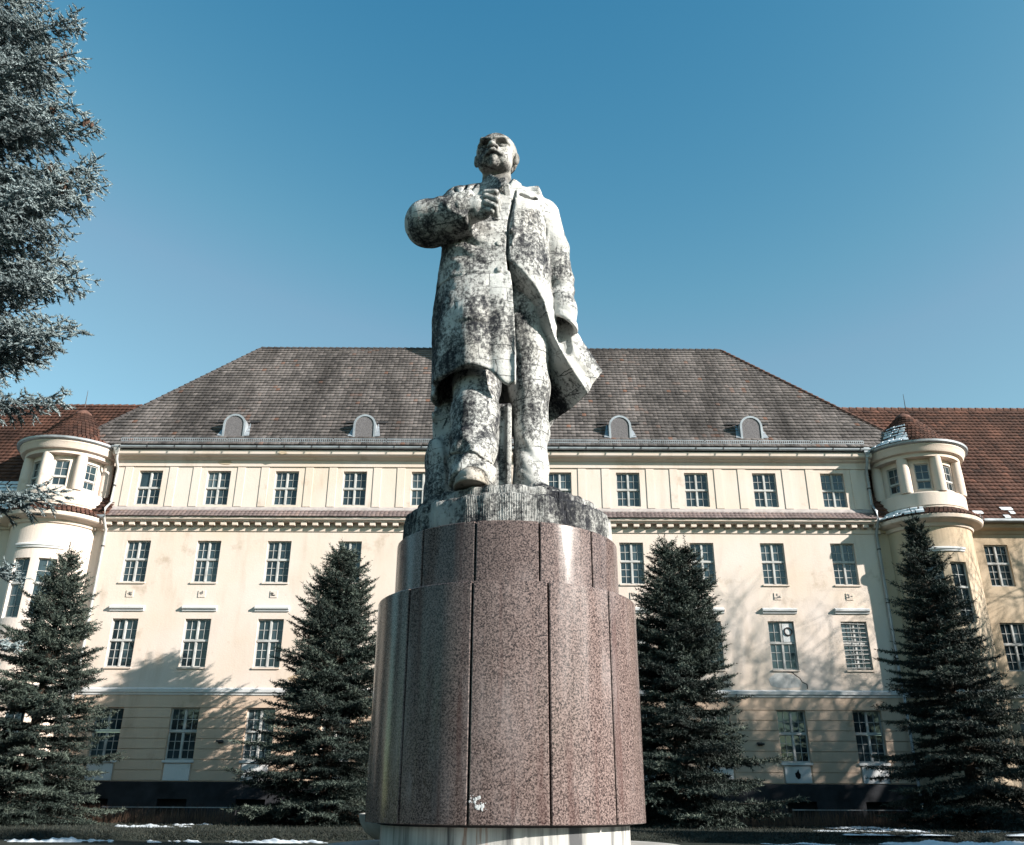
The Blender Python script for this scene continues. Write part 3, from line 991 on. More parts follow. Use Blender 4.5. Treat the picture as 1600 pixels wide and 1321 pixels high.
# ------------------------------------------------------------------ the monument's pedestal
PX, PY = -0.05, 10.0
def granite_mat():
    m, nt, b = new_mat('polished_granite', 0.24, 0.22)
    p = pos(nt)
    c = ramp(nt, noise(nt, p, 60, 6, 0.78), [(0.40, (0.009, 0.008, 0.010)), (0.455, (0.048, 0.035, 0.033)), (0.51, (0.152, 0.110, 0.101)), (0.68, (0.265, 0.203, 0.188))])
    v = nd(nt, 'TexVoronoi', Scale=85.0, Randomness=1.0)
    lk(nt, p, v.inputs['Vector'])
    c = mix(nt, ramp(nt, v.outputs['Color'], [(0.78, 0.0), (0.84, 0.75)]), c, (0.022, 0.016, 0.017))
    oi = nd(nt, 'ObjectInfo')
    tone = ramp(nt, oi.outputs['Random'], [(0.0, 0.80), (1.0, 1.05)])
    c = mix(nt, 1.0, c, tone, 'MULTIPLY')
    # pale lime bloom in long runs, dark damp runs
    run = ramp(nt, noise(nt, p, 4.5, 5, 0.6, (1, 1, 0.10)), [(0.46, 0.0), (0.72, 1.0)])
    cloud = ramp(nt, noise(nt, p, 1.3, 4, 0.6), [(0.42, 0.0), (0.7, 1.0)])
    c = mix(nt, math_n(nt, 'MULTIPLY', math_n(nt, 'MULTIPLY', run, cloud), 0.40), c, (0.36, 0.315, 0.31))
    damp = ramp(nt, noise(nt, p, 7.0, 3, 0.5, (1, 1, 0.06)), [(0.60, 0.0), (0.68, 1.0)])
    c = mix(nt, math_n(nt, 'MULTIPLY', damp, 0.45), c, (0.06, 0.028, 0.025))
    lk(nt, c, b.inputs['Base Color'])
    rg = math_n(nt, 'ADD', math_n(nt, 'MULTIPLY', run, 0.16), 0.13)
    lk(nt, math_n(nt, 'ADD', rg, math_n(nt, 'MULTIPLY', noise(nt, p, 34, 5), 0.06)), b.inputs['Roughness'])
    bump(nt, b, noise(nt, p, 1.6, 3), 0.10, 0.03)
    return m
M_GRANITE = granite_mat()

def stone_mat(name, base, pale, black, amt=0.55, joints=True):
    """old artificial stone: pale body, crusts of black lichen, drip marks, hairline joints"""
    m, nt, b = new_mat(name, 0.9, 0.2)
    p = pos(nt)
    c = mix(nt, ramp(nt, noise(nt, p, 3.0, 6, 0.6), [(0.35, 0.0), (0.65, 1.0)]), base, pale)
    c = mix(nt, math_n(nt, 'MULTIPLY', ramp(nt, noise(nt, p, 1.1, 3), [(0.5, 0.0), (0.7, 1.0)]), 0.35), c, (0.25, 0.215, 0.165))
    big = noise(nt, p, 1.5, 5, 0.58, (1, 1, .7))
    mid = noise(nt, p, 6.5, 6, 0.65, (1, 1, .30))
    fine = noise(nt, p, 24.0, 10, 0.82, (1, 1, .9))
    f = math_n(nt, 'ADD', math_n(nt, 'ADD', math_n(nt, 'MULTIPLY', big, .90), math_n(nt, 'MULTIPLY', mid, .45)), math_n(nt, 'MULTIPLY', fine, 1.05))
    f = math_n(nt, 'MULTIPLY', f, 1 / 2.35)
    sx_ = nd(nt, 'SeparateXYZ'); lk(nt, p, sx_.inputs[0])
    bias = math_n(nt, 'MULTIPLY', math_n(nt, 'ADD', sx_.outputs[0], .15), .014)
    bias = math_n(nt, 'MAXIMUM', math_n(nt, 'MINIMUM', bias, .022), -.022)
    nz_ = nd(nt, 'SeparateXYZ'); lk(nt, nd(nt, 'NewGeometry').outputs['Normal'], nz_.inputs[0])
    up_ = math_n(nt, 'MULTIPLY', math_n(nt, 'MAXIMUM', nz_.outputs[2], 0.0), 0.055)     # lichen likes the upper faces
    f = math_n(nt, 'ADD', math_n(nt, 'SUBTRACT', f, bias), up_)
    mask = ramp(nt, f, [(amt, 0.0), (amt + .03, .66), (amt + .075, 1.0)])
    drip = ramp(nt, noise(nt, p, 6.0, 6, 0.65, (1, 1, .14)), [(0.57, 0.0), (0.70, 1.0)])
    mask = math_n(nt, 'MAXIMUM', mask, math_n(nt, 'MULTIPLY', math_n(nt, 'MULTIPLY', drip, ramp(nt, fine, [(.42, 0.0), (.55, 1.0)])), 0.75))
    if joints:
        sx = nd(nt, 'SeparateXYZ'); lk(nt, p, sx.inputs[0])
        cb = nd(nt, 'CombineXYZ')
        wob = math_n(nt, 'MULTIPLY', math_n(nt, 'SUBTRACT', noise(nt, p, 2.2, 6, .65), .5), .12)
        lk(nt, math_n(nt, 'ADD', math_n(nt, 'ADD', sx.outputs[0], math_n(nt, 'MULTIPLY', sx.outputs[1], .8)), wob), cb.inputs[0])
        lk(nt, math_n(nt, 'ADD', sx.outputs[2], wob), cb.inputs[1])
        br = nd(nt, 'TexBrick', Scale=1.0)
        br.inputs['Mortar Size'].default_value = 0.0055
        br.inputs['Mortar Smooth'].default_value = 0.3
        br.inputs['Brick Width'].default_value = 0.42
        br.inputs['Row Height'].default_value = 0.21
        lk(nt, cb.outputs[0], br.inputs['Vector'])
        seam = math_n(nt, 'MULTIPLY', br.outputs['Fac'], ramp(nt, noise(nt, p, 2.6, 5, .6), [(0.42, 0.0), (0.54, 1.0)]))
        mask = math_n(nt, 'MAXIMUM', mask, math_n(nt, 'MULTIPLY', seam, 0.9))
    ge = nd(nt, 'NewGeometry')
    cav = ramp(nt, ge.outputs['Pointiness'], [(0.42, 1.0), (0.49, 0.0)])      # darker in the carved creases
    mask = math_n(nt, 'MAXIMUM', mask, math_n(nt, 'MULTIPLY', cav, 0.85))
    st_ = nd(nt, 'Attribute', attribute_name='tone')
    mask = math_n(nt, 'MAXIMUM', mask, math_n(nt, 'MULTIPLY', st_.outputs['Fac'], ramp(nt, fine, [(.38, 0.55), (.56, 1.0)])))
    c = mix(nt, mask, c, black)
    lk(nt, c, b.inputs['Base Color'])
    h = math_n(nt, 'SUBTRACT', noise(nt, p, 22, 8, .7), math_n(nt, 'MULTIPLY', mask, .5))
    bump(nt, b, h, 0.55, 0.02)
    return m
M_STONE = stone_mat('lichen_stone', (0.35, 0.35, 0.34), (0.52, 0.52, 0.505), (0.013, 0.014, 0.018), 0.497)
M_STONE_D = stone_mat('dark_lichen_stone', (0.24, 0.24, 0.232), (0.38, 0.375, 0.36), (0.013, 0.014, 0.018), 0.470, False)
M_SHOE = stone_mat('brownish_stone', (0.25, 0.215, 0.175), (0.38, 0.35, 0.31), (0.02, 0.018, 0.017), 0.495, False)
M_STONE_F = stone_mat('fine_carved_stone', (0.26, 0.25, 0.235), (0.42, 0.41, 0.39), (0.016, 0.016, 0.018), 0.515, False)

M_STONE_H = stone_mat('hand_stone', (0.30, 0.30, 0.29), (0.46, 0.455, 0.44), (0.016, 0.016, 0.018), 0.510, False)

PED = empty('pedestal', (PX, PY, GZ), 'round two-stepped pedestal clad in polished reddish granite under a ribbed stone cap', 'pedestal')
def drum_panels(r, z0, z1, th, off, n=12, gap=.010):
    first = None
    for k in range(n):
        a0, a1 = off + 360.0 / n * k, off + 360.0 / n * (k + 1)
        g = math.degrees(gap / r)
        mid = math.radians((a0 + a1) / 2)
        org = (PX + r * math.sin(mid), PY - r * math.cos(mid), z0)
        rr = r + rng.uniform(-.003, .003)
        c = .006
        m = Mesh()
        # one curved slab with eased edges
        ns = 10
        A = [a0 + g] + list(np.linspace(a0 + g * 1.9, a1 - g * 1.9, ns)) + [a1 - g]
        V, F = [], []
        for i, a in enumerate(A):
            ra = rr - (c if i in (0, len(A) - 1) else 0)
            s, q = math.sin(math.radians(a)), math.cos(math.radians(a))
            for (d, z) in ((th, z0), (c, z0), (0, z0 + c), (0, z1 - c), (c, z1), (th, z1)):
                V.append((PX + (ra - d) * s, PY - (ra - d) * q, z))
        for i in range(len(A) - 1):
            for j in range(6):
                w = (j + 1) % 6
                F.append((i * 6 + j, (i + 1) * 6 + j, (i + 1) * 6 + w, i * 6 + w))
        F.append(tuple(range(6)))
        F.append(tuple(range((len(A) - 1) * 6, len(A) * 6))[::-1])
        m.add(V, F)
        obj('granite_panel', m, M_GRANITE, PED, smooth=25, origin=org)
drum_panels(1.440, 0.945, 3.135, .07, 16.7)
drum_panels(1.268, 3.139, 3.80, .06, 15.4)
M_JOINT = plain('joint_mortar', (0.02, 0.019, 0.02), 0.95, 0.1, 0.4, 8)
core = Mesh().lathe([(1.20, .90), (1.385, .95), (1.385, 3.12), (1.20, 3.13)], PX, PY, 64)
core.lathe([(1.0, 3.12), (1.215, 3.13), (1.215, 3.79), (1.0, 3.80)], PX, PY, 64)
obj('pedestal_core', core, M_JOINT, PED, smooth=30)
obj('panel_ledge', Mesh().lathe([(1.19, 3.132), (1.38, 3.132), (1.38, 3.1366), (1.19, 3.1366)], PX, PY, 64, close=True), M_GRANITE, PED)

def streak_mat():
    m, nt, b = new_mat('rust_streaked_stone', 0.8, 0.3)
    p = pos(nt)
    c = ramp(nt, noise(nt, p, 7, 5, .6, (1, 1, .06)), [(0.34, (0.065, 0.066, 0.07)), (0.46, (0.30, 0.295, 0.28)), (0.60, (0.46, 0.445, 0.425)), (0.66, (0.25, 0.16, 0.125)), (0.74, (0.44, 0.42, 0.39))])
    lk(nt, c, b.inputs['Base Color'])
    bump(nt, b, noise(nt, p, 20, 5), .3, .01)
    return m
M_STREAK = streak_mat()
obj('base_drum', Mesh().lathe([(1.0, .60), (1.277, .70), (1.277, .955), (1.0, .96)], PX, PY, 96), M_STREAK, PED, smooth=30)
M_DISC = plain('pale_concrete', (0.28, 0.27, 0.255), 0.85, 0.2, 0.25, 2.5, bmp=0.3)
obj('round_step', Mesh().lathe([(1.1, .745), (1.80, .735), (1.86, .71), (1.86, .45), (2.35, .44), (2.42, .41), (2.42, GZ - .2)], PX, PY, 96), M_DISC, PED, smooth=30)

# ribbed cap: two low rings with a worn, combed face
def cap():
    n = 860
    r_ = np.random.RandomState(4)
    prof = [(1.10, 3.77, 0), (1.195, 3.775, 0), (1.203, 3.80, 1), (1.203, 3.86, 1), (1.201, 3.93, 1), (1.199, 4.00, 1), (1.196, 4.06, 1), (1.190, 4.108, 1), (1.170, 4.130, 0), (1.075, 4.140, 0),
            (1.068, 4.155, 1), (1.065, 4.19, 1), (1.060, 4.235, 1), (1.045, 4.258, 0), (1.01, 4.268, 0), (.8, 4.275, 0), (.4, 4.28, 0), (.02, 4.28, 0)]
    A = np.arange(n) * 2 * math.pi / n
    low = sum(a * np.sin(A * k + ph) for a, k, ph in zip(r_.uniform(.0008, .003, 14), r_.randint(3, 40, 14), r_.uniform(0, 6, 14)))
    depth = np.clip(.75 + .3 * np.sin(A * 5 + 1) + .25 * np.sin(A * 13), 0.35, 1) * .006
    # chips along the arris and the open joints
    V = np.zeros((n, len(prof), 3))
    for j, (r, z, rib) in enumerate(prof):
        rad = r + low * min(1, r) - (rib * depth * (np.arange(n) % 2)) + r_.normal(0, .0012, n)
        zz = z + low * .8
        if 7 <= j <= 9 or 12 <= j <= 14:
            chip = np.convolve(np.clip(r_.normal(0, 1, n) - 1.3, 0, 2), np.ones(7) / 7, 'same') * .014
            rad = rad - chip
            zz = zz - chip * .8
        for ja in (.52, 1.75, 2.9, 4.3, 5.4):
            w = np.exp(-((A - ja + .05 * math.sin(z * 25)) / .006) ** 2)
            rad = rad - .02 * w * (r > 1.0)
        V[:, j, 0], V[:, j, 1], V[:, j, 2] = PX + rad * np.sin(A), PY - rad * np.cos(A), zz
    m = len(prof)
    i = np.arange(n)[:, None]
    j = np.arange(m - 1)[None]
    F = np.stack([i * m + j, ((i + 1) % n) * m + j, ((i + 1) % n) * m + j + 1, i * m + j + 1], -1).reshape(-1, 4)
    o = fast_mesh('stone_cap', V.reshape(-1, 3), F, M_STONE_D, (PX, PY, 3.77), PED, True)
    o.data.set_sharp_from_angle(angle=math.radians(35))
    return o
cap()
# ------------------------------------------------------------------ the statue, sculpted as distance fields and meshed
def smin(a, b, k):
    h = np.clip(.5 + .5 * (b - a) / k, 0, 1)
    return b + (a - b) * h - k * h * (1 - h)
def smax(a, b, k):
    return -smin(-a, -b, k)
def sstep(x, a, b):
    t = np.clip((x - a) / (b - a), 0, 1)
    return t * t * (3 - 2 * t)
def cone(P, a, b, ra, rb, squash=None):
    a, b = np.asarray(a, np.float32), np.asarray(b, np.float32)
    d = b - a
    t = np.clip(((P - a) @ d) / (d @ d), 0, 1)
    q = P - (a + t[..., None] * d)
    if squash is not None:
        q = q / np.asarray(squash, np.float32)
    return np.sqrt((q * q).sum(-1)) - (ra + (rb - ra) * t)
def chain(P, pts, k=.08, squash=None):
    d = None
    for (a, b) in zip(pts[:-1], pts[1:]):
        e = cone(P, a[:3], b[:3], a[3], b[3], squash)
        d = e if d is None else smin(d, e, k)
    return d
def ell(P, c, r, yaw=0.0, tilt=0.0):
    q = P - np.asarray(c, np.float32)
    if yaw or tilt:
        M = np.array((Matrix.Rotation(math.radians(yaw), 3, 'Z') @ Matrix.Rotation(math.radians(tilt), 3, 'X')), np.float32)
        q = q @ M
    r = np.asarray(r, np.float32)
    k0 = np.sqrt(((q / r) ** 2).sum(-1))
    k1 = np.sqrt(((q / (r * r)) ** 2).sum(-1)) + 1e-6
    return k0 * (k0 - 1) / k1
def rbox(P, c, h, r=.02, yaw=0.0, tilt=0.0, roll=0.0):
    q = P - np.asarray(c, np.float32)
    M = np.array((Matrix.Rotation(math.radians(yaw), 3, 'Z') @ Matrix.Rotation(math.radians(tilt), 3, 'X') @ Matrix.Rotation(math.radians(roll), 3, 'Y')), np.float32)
    q = np.abs(q @ M) - (np.asarray(h, np.float32) - r)
    return np.sqrt((np.maximum(q, 0) ** 2).sum(-1)) + np.minimum(q.max(-1), 0) - r
def curve(z, nodes, col):
    zs = np.array([n[0] for n in nodes]); v = np.array([n[col] for n in nodes])
    o = np.argsort(zs); zs, v = zs[o], v[o]
    s = np.gradient(v, zs)
    z = np.clip(z, zs[0], zs[-1])
    i = np.clip(np.searchsorted(zs, z) - 1, 0, len(zs) - 2)
    h = zs[i + 1] - zs[i]
    t = (z - zs[i]) / h
    return ((2 * t**3 - 3 * t**2 + 1) * v[i] + (t**3 - 2 * t**2 + t) * h * s[i] + (-2 * t**3 + 3 * t**2) * v[i + 1] + (t**3 - t**2) * h * s[i + 1])
def section(P, nodes, n=2.5, grow=0.0):
    z = P[..., 2]
    cx, cy, rx, ry = (curve(z, nodes, c) for c in (1, 2, 3, 4))
    rx, ry = rx + grow, ry + grow
    k = ((np.abs(P[..., 0] - cx) / rx) ** n + (np.abs(P[..., 1] - cy) / ry) ** n) ** (1 / n)
    return (k - 1) * np.minimum(rx, ry)
def poly2(x, z, pts):
    """signed distance to a polygon in x,z"""
    d = np.full(x.shape, 1e9, np.float32)
    s = np.ones(x.shape, np.float32)
    n = len(pts)
    for i in range(n):
        (ax, az), (bx, bz) = pts[i], pts[i - 1]
        ex, ez = bx - ax, bz - az
        wx, wz = x - ax, z - az
        t = np.clip((wx * ex + wz * ez) / (ex * ex + ez * ez), 0, 1)
        d = np.minimum(d, (wx - ex * t) ** 2 + (wz - ez * t) ** 2)
        c1, c2, c3 = z >= az, z < bz, ex * wz > ez * wx
        s = np.where((c1 & c2 & c3) | (~c1 & ~c2 & ~c3), -s, s)
    return s * np.sqrt(d)
def line2(x, z, pts):
    d = np.full(x.shape, 1e9, np.float32)
    for (ax, az), (bx, bz) in zip(pts[:-1], pts[1:]):
        ex, ez = bx - ax, bz - az
        t = np.clip(((x - ax) * ex + (z - az) * ez) / (ex * ex + ez * ez), 0, 1)
        d = np.minimum(d, (x - ax - ex * t) ** 2 + (z - az - ez * t) ** 2)
    return np.sqrt(d)
def half(P, a, b, c, outside):
    """half space through three points; 'outside' lies on the positive side"""
    a, b, c, o = (np.asarray(q, float) for q in (a, b, c, outside))
    n = np.cross(b - a, c - a); n /= np.linalg.norm(n)
    if (o - a) @ n < 0:
        n = -n
    return (P - a.astype(np.float32)) @ n.astype(np.float32)
def carve(d, dg, depth):
    return np.maximum(d, np.minimum(-dg, d + depth))
def nz(P, f, seed):
    """cheap smooth lumps"""
    q = np.random.RandomState(seed)
    o = 0
    for i in range(6):
        k = q.normal(size=3) * f
        o = o + np.sin(P @ k.astype(np.float32) + q.uniform(0, 6))
    return o / 6

def net(fn, lo, hi, h):
    """surface nets: mesh the zero level of fn on a grid"""
    lo = np.asarray(lo, np.float32)
    N = np.ceil((np.asarray(hi) - lo) / h).astype(int) + 1
    ax = [lo[i] + h * np.arange(N[i], dtype=np.float32) for i in range(3)]
    D = np.zeros(N, np.float32)
    step = max(1, int(400000 / (N[1] * N[2])))
    for i in range(0, N[0], step):
        X, Y, Z = np.meshgrid(ax[0][i:i + step], ax[1], ax[2], indexing='ij')
        D[i:i + step] = fn(np.stack([X, Y, Z], -1))
    D[0], D[-1], D[:, 0], D[:, -1], D[:, :, 0], D[:, :, -1] = 1, 1, 1, 1, 1, 1
    S = D < 0
    acc = np.zeros((*(N - 1), 3), np.float32)
    cnt = np.zeros(N - 1, np.float32)
    def sub(A, o):
        return A[o[0]:N[0] - 1 + o[0], o[1]:N[1] - 1 + o[1], o[2]:N[2] - 1 + o[2]]
    for axis in range(3):
        for u in (0, 1):
            for v in (0, 1):
                o0 = [0, 0, 0]
                o0[(axis + 1) % 3], o0[(axis + 2) % 3] = u, v
                o1 = list(o0); o1[axis] = 1
                a, b = sub(D, o0), sub(D, o1)
                x = (a < 0) != (b < 0)
                t = np.where(x, a / np.where(x, a - b, 1), 0)
                for c in range(3):
                    acc[..., c] += np.where(x, (t if c == axis else o0[c]), 0)
                cnt += x
    act = cnt > 0
    idx = np.full(N - 1, -1, np.int32)
    idx[act] = np.arange(act.sum())
    cell = np.argwhere(act)
    V = lo + (cell + acc[act] / cnt[act][:, None]) * h
    F = []
    for axis in range(3):
        a1, a2 = (axis + 1) % 3, (axis + 2) % 3
        s0 = [slice(None)] * 3; s1 = [slice(None)] * 3
        s0[axis] = slice(0, -1); s1[axis] = slice(1, None)
        A, Bs = S[tuple(s0)], S[tuple(s1)]
        for flip, ind in ((0, A & ~Bs), (1, ~A & Bs)):
            e = np.argwhere(ind)
            e = e[(e[:, a1] > 0) & (e[:, a2] > 0) & (e[:, a1] < N[a1] - 1) & (e[:, a2] < N[a2] - 1)]
            if not len(e):
                continue
            def at_(d1, d2):
                q = e.copy()
                q[:, a1] -= d1; q[:, a2] -= d2
                return idx[q[:, 0], q[:, 1], q[:, 2]]
            quad = np.stack([at_(1, 1), at_(0, 1), at_(0, 0), at_(1, 0)], -1)
            F.append(quad[:, ::-1] if flip else quad)
    return V, np.concatenate(F)

STAT = empty('statue', (PX, PY, 4.275), 'weathered stone statue of a bald bearded man in an open overcoat, fist at his lapel', 'statue')
def sculpt(name, fn, lo, hi, h, mat, parent=STAT, stain_shade=None):
    V, F = net(fn, lo, hi, h)
    return fast_mesh(name, V, F, mat, tuple(np.asarray(STAT.location)), parent, True, None if stain_shade is None else stain_shade(V))

BODY = [(9.05, -.24, 9.90, .12, .12), (8.90, -.25, 9.92, .20, .18), (8.74, -.27, 9.92, .58, .34), (8.3, -.26, 9.90, .70, .47), (7.8, -.23, 9.88, .71, .53),
        (7.3, -.24, 9.86, .74, .55), (6.8, -.245, 9.85, .745, .58), (6.2, -.24, 9.82, .735, .62), (5.2, -.24, 9.82, .735, .64)]
XB = lambda z: np.interp(z, [5.2, 5.77, 6.33, 6.87, 7.10, 7.33], [1.18, .94, .55, .28, .10, -.045])
A1, A3, B0, B3, CC = (.56, 10.0, 7.00), (1.18, 10.20, 6.27), (-.03, 9.40, 7.25), (.94, 9.88, 5.77), (.50, 10.50, 5.58)
YB_ = lambda z: np.interp(z, [5.2, 5.77, 6.33, 6.87, 7.25], [9.95, 9.88, 9.78, 9.62, 9.42])

def coat(P):
    x, y, z = P[..., 0], P[..., 1], P[..., 2]
    d = section(P, BODY, 2.6)
    sh = cone(P, (-.70, 9.95, 8.63), (.22, 9.98, 8.55), .285, .28)
    d = smin(d, sh, .07)
    front = sstep(-y, -9.75, -9.45)
    # knee pushing the skirt, vertical folds
    low = sstep(-z, -7.25, -6.6)
    d = d - .055 * front * low * np.exp(-((x + .50) / .17) ** 2)
    d = d + 0.017 * front * low * np.exp(-((x + .275 + .02 * np.sin(z * 3)) / .035) ** 2)
    d = d - .020 * front * low * np.exp(-((x + .12) / .08) ** 2)
    side = sstep(-x, .55, .85)
    d = d + .03 * side * np.sin((y - 9.5) * 13 + .8 * np.sin(z * 2)) * sstep(-z, -7.3, -6.7)
    # belly and chest
    d = d - .05 * np.exp(-((x - .20) / .22) ** 2 - ((z - 7.45) / .35) ** 2) * front
    # pull folds on the chest under the fist
    d = d + .018 * front * np.sin((x * .8 + (z - 8) * 1.2) * 20) * np.exp(-((x + .5) / .25) ** 2 - ((z - 7.6) / .3) ** 2)
    # wind-blown right skirt: a thick wedge of cloth
    fl = half(P, B0, B3, A3, (1.6, 9.0, 6.4))
    fl = smax(fl, half(P, (.47, 9.95, 7.1), A3, (.50, 10.62, 5.9), (1.5, 10.6, 6.6)), .05)
    fl = smax(fl, half(P, (-.03, 9.4, 7.25), (.45, 9.9, 7.1), (.3, 10.4, 7.1), (.3, 9.8, 8.5)), .10)
    fl = smax(fl, .05 - x, .02)
    fl = smax(fl, y - 10.64, .04)
    d = smin(d, fl, .12)
    # broad hollow folds on the wedge
    d = d + .045 * np.exp(-(((x - .62) * .75 + (z - 6.45) * .66) / .055) ** 2) * sstep(x, .45, .6) * sstep(-z, -6.95, -6.7)
    # hem
    hz = np.where(x < .062, 5.57 + .20 * sstep(-x, .04, .30) - .13 * (y - 9.3) + .02 * np.sin(x * 9), 0)
    A, B_, C_ = np.array(A3), np.array(B3), np.array(CC)
    n = np.cross(B_ - A, C_ - A); n = n / n[2]
    hr = A[2] - ((x - A[0]) * n[0] + (y - A[1]) * n[1]) + .015 * np.sin(x * 14)
    hz = np.where(x < .062, hz, np.maximum(hr, 5.45))
    d = smax(d, hz - z, .02)
    # hollow inside, opened at the front between the two skirts
    ins = smax(section(P, BODY, 2.6, -.055), z - 6.9, .2)
    ins = smax(ins, x - (XB(z) - .62 * (y - YB_(z))), .03)
    d = smax(d, -ins, .02)
    xe = np.interp(z, [5.5, 6.0, 6.5, 7.0, 7.35], [.045, .042, .022, -.010, -.045])
    gap = smax(-(x - xe), x - (XB(z) - .60 * (y - YB_(z)) + .014 * np.sin(z * 11)), .015)
    gap = smax(gap, y - 10.50 + 0 * z, .05)
    gap = smax(gap, z - 7.32, .02)
    d = smax(d, -gap, .012)
    # sleeves
    up = chain(P, [(-.72, 9.95, 8.58, .28), (-.98, 9.80, 8.22, .25), (-1.08, 9.47, 8.00, .305)], .10)
    fa = cone(P, (-1.08, 9.44, 7.98), (-.40, 9.14, 7.985), .305, .262)
    cut = (x + .50) * .95 - (y - 9.2) * .25 - (z - 8.0) * .08
    cut2 = np.abs(cut + .02) - .025
    fa = smax(fa, cut, .012)
    cuff = smax(cone(P, (-1.08, 9.44, 7.98), (-.40, 9.14, 7.985), .315, .275), np.abs(cut + .045) - .04, .01)
    cuff = smax(cuff, -smax(cone(P, (-1.08, 9.44, 7.98), (-.40, 9.14, 7.985), .25, .205), -(cut + .035), .01), .01)
    fa = smax(fa, -smax(cone(P, (-1.08, 9.44, 7.98), (-.40, 9.14, 7.985), .24, .20), -(cut + .035), .01), .01)
    arm = smin(up, fa, .06)
    fold = np.sin((x * 1.2 - y * .6 + z * .9) * 23) * np.exp(-(((x + .85) / .22) ** 2 + ((z - 8.2) / .2) ** 2))
    arm = arm + .007 * fold + .008 * nz(P, 7, 3)
    arm = np.minimum(arm, cuff)
    # deep creases where the sleeve meets the shoulder
    for (ax, az, bx, bz) in ((-.80, 8.75, -.70, 8.38), (-.62, 8.72, -.68, 8.40), (-.50, 8.70, -.62, 8.42)):
        d = carve(d, np.where(y < 9.85, line2(x, z, [(ax, az), (bx, bz)]), 1) - .022, .05)
    d = smin(d, arm, .03)
    ra = chain(P, [(.38, 10.0, 8.48, .27), (.55, 9.98, 7.95, .195), (.625, 9.95, 7.40, .175), (.655, 9.86, 6.95, .160), (.665, 9.82, 6.5, .150)], .08)
    ra = ra + .012 * np.sin((z + x * .5) * 26) * np.exp(-((z - 7.3) / .22) ** 2) + .006 * nz(P, 8, 9)
    rc = (z - 6.84 + .72 * (x - .51)) * .8
    ra = smax(ra, -rc, .015)
    rim = smax(cone(P, (.655, 9.86, 6.95), (.665, 9.82, 6.5), .178, .170), np.abs(rc - .04) - .045, .012)
    hol = smax(cone(P, (.655, 9.86, 6.95), (.665, 9.82, 6.4), .125, .120), rc - .14, .01)
    ra = np.minimum(ra, rim)
    ra = smax(ra, -hol, .01)
    d = smin(d, ra, .025)
    d = smax(d, -smax(hol, x - 5, .01), .01)
    # front opening, lapel, pocket flap, waist seam
    d0 = d
    on = y < 9.75
    d = d - np.where(on & (x > -.1), .035 * sstep(-poly2(x, z, [(.015, 8.42), (.30, 8.42), (.26, 8.2), (-.02, 7.52)]), -.004, .016), 0)
    d = d - np.where(on & (x < -.03) & (x > -.9), .022 * sstep(-poly2(x, z, [(-.68, 6.44), (-.30, 6.40), (-.27, 6.9), (-.70, 6.9)]), -.004, .012) * sstep(-z, -6.85, -6.5), 0)
    g = line2(x, z, [(.03, 8.55), (-.02, 8.20), (-.06, 7.95), (-.072, 7.45), (-.045, 7.2)])
    d = carve(d, np.where(on, g, 1) - .017, .07)
    g = line2(x, z, [(-.95, 7.12), (-.5, 7.16), (-.08, 7.15)])
    d = carve(d, np.where(on, g, 1) - .010, .016)
    g = line2(x, z, [(.36, 8.46), (.44, 8.2), (.43, 7.7), (.42, 7.2)])
    d = carve(d, np.where(y < 9.9, g, 1) - .010, .014)
    for (zj, xa_, xb_) in ((7.62, -.88, -.10), (7.66, -.03, .40), (6.86, .10, .42), (8.12, .02, .42)):
        g = np.where((x > xa_) & (x < xb_), np.abs(z - zj - .02 * np.sin(x * 9 + zj) - .010 * np.sin(x * 31)), 1)
        d = carve(d, np.where(on, g, 1) - .008, .014)
    # big collar on the right shoulder, stand-up collar on the left, scarf and shirt collar
    c1 = rbox(P, (.245, 9.70, 8.64), (.135, .11, .075), .03, -12, 8, -6)
    c1 = c1 + .015 * nz(P, 30, 5)
    d = smin(d, c1, .02)
    c2 = rbox(P, (.10, 9.66, 8.66), (.13, .10, .055), .03, 20, 25, 12)
    d = smin(d, c2, .03)
    d = carve(d, np.where(y < 9.66, line2(x, z, [(.10, 8.50), (.22, 8.46), (.30, 8.50)]), 1) - .026, .09)
    p3 = poly2(x, z, [(-.305, 8.85), (-.40, 8.78), (-.49, 8.68), (-.52, 8.47), (-.26, 8.36), (-.12, 8.42), (-.185, 8.66)])
    yy = 9.50 - .80 * (x + .28) - .34 * (8.72 - z)
    c3 = smax(p3, np.abs(y - yy) - .055, .012)
    d = smin(d, c3, .015)
    c4 = smax(cone(P, (-.25, 9.92, 8.55), (-.25, 9.90, 8.92), .30, .26), -(cone(P, (-.25, 9.88, 8.5), (-.25, 9.86, 9.1), .21, .20)), .02)
    c4 = smax(c4, z - 8.80 + .25 * sstep(-y, -10.0, -9.6), .03)
    d = smin(d, c4, .02)
    return d + .004 * nz(P, 19, 8) + .003 * nz(P, 41, 2)
sculpt('overcoat', coat, (-1.5, 9.0, 5.2), (1.3, 10.75, 9.1), .0180, M_STONE)

def shirt(P):
    x, y, z = P[..., 0], P[..., 1], P[..., 2]
    d = ell(P, (-.10, 9.62, 8.55), (.17, .14, .20))
    a = rbox(P, (.01, 9.58, 8.68), (.075, .07, .075), .025, 25, 15, 20)
    b = rbox(P, (-.13, 9.52, 8.66), (.055, .06, .085), .02, -15, 15, -10)
    k = rbox(P, (-.085, 9.475, 8.53), (.05, .05, .09), .02, 10, 25, -15)
    return smin(np.minimum(np.minimum(d, a), b), k, .01) + .004 * nz(P, 25, 4)
sculpt('shirt_collar', shirt, (-.4, 9.3, 8.25), (.2, 9.85, 8.9), .012, M_STONE)

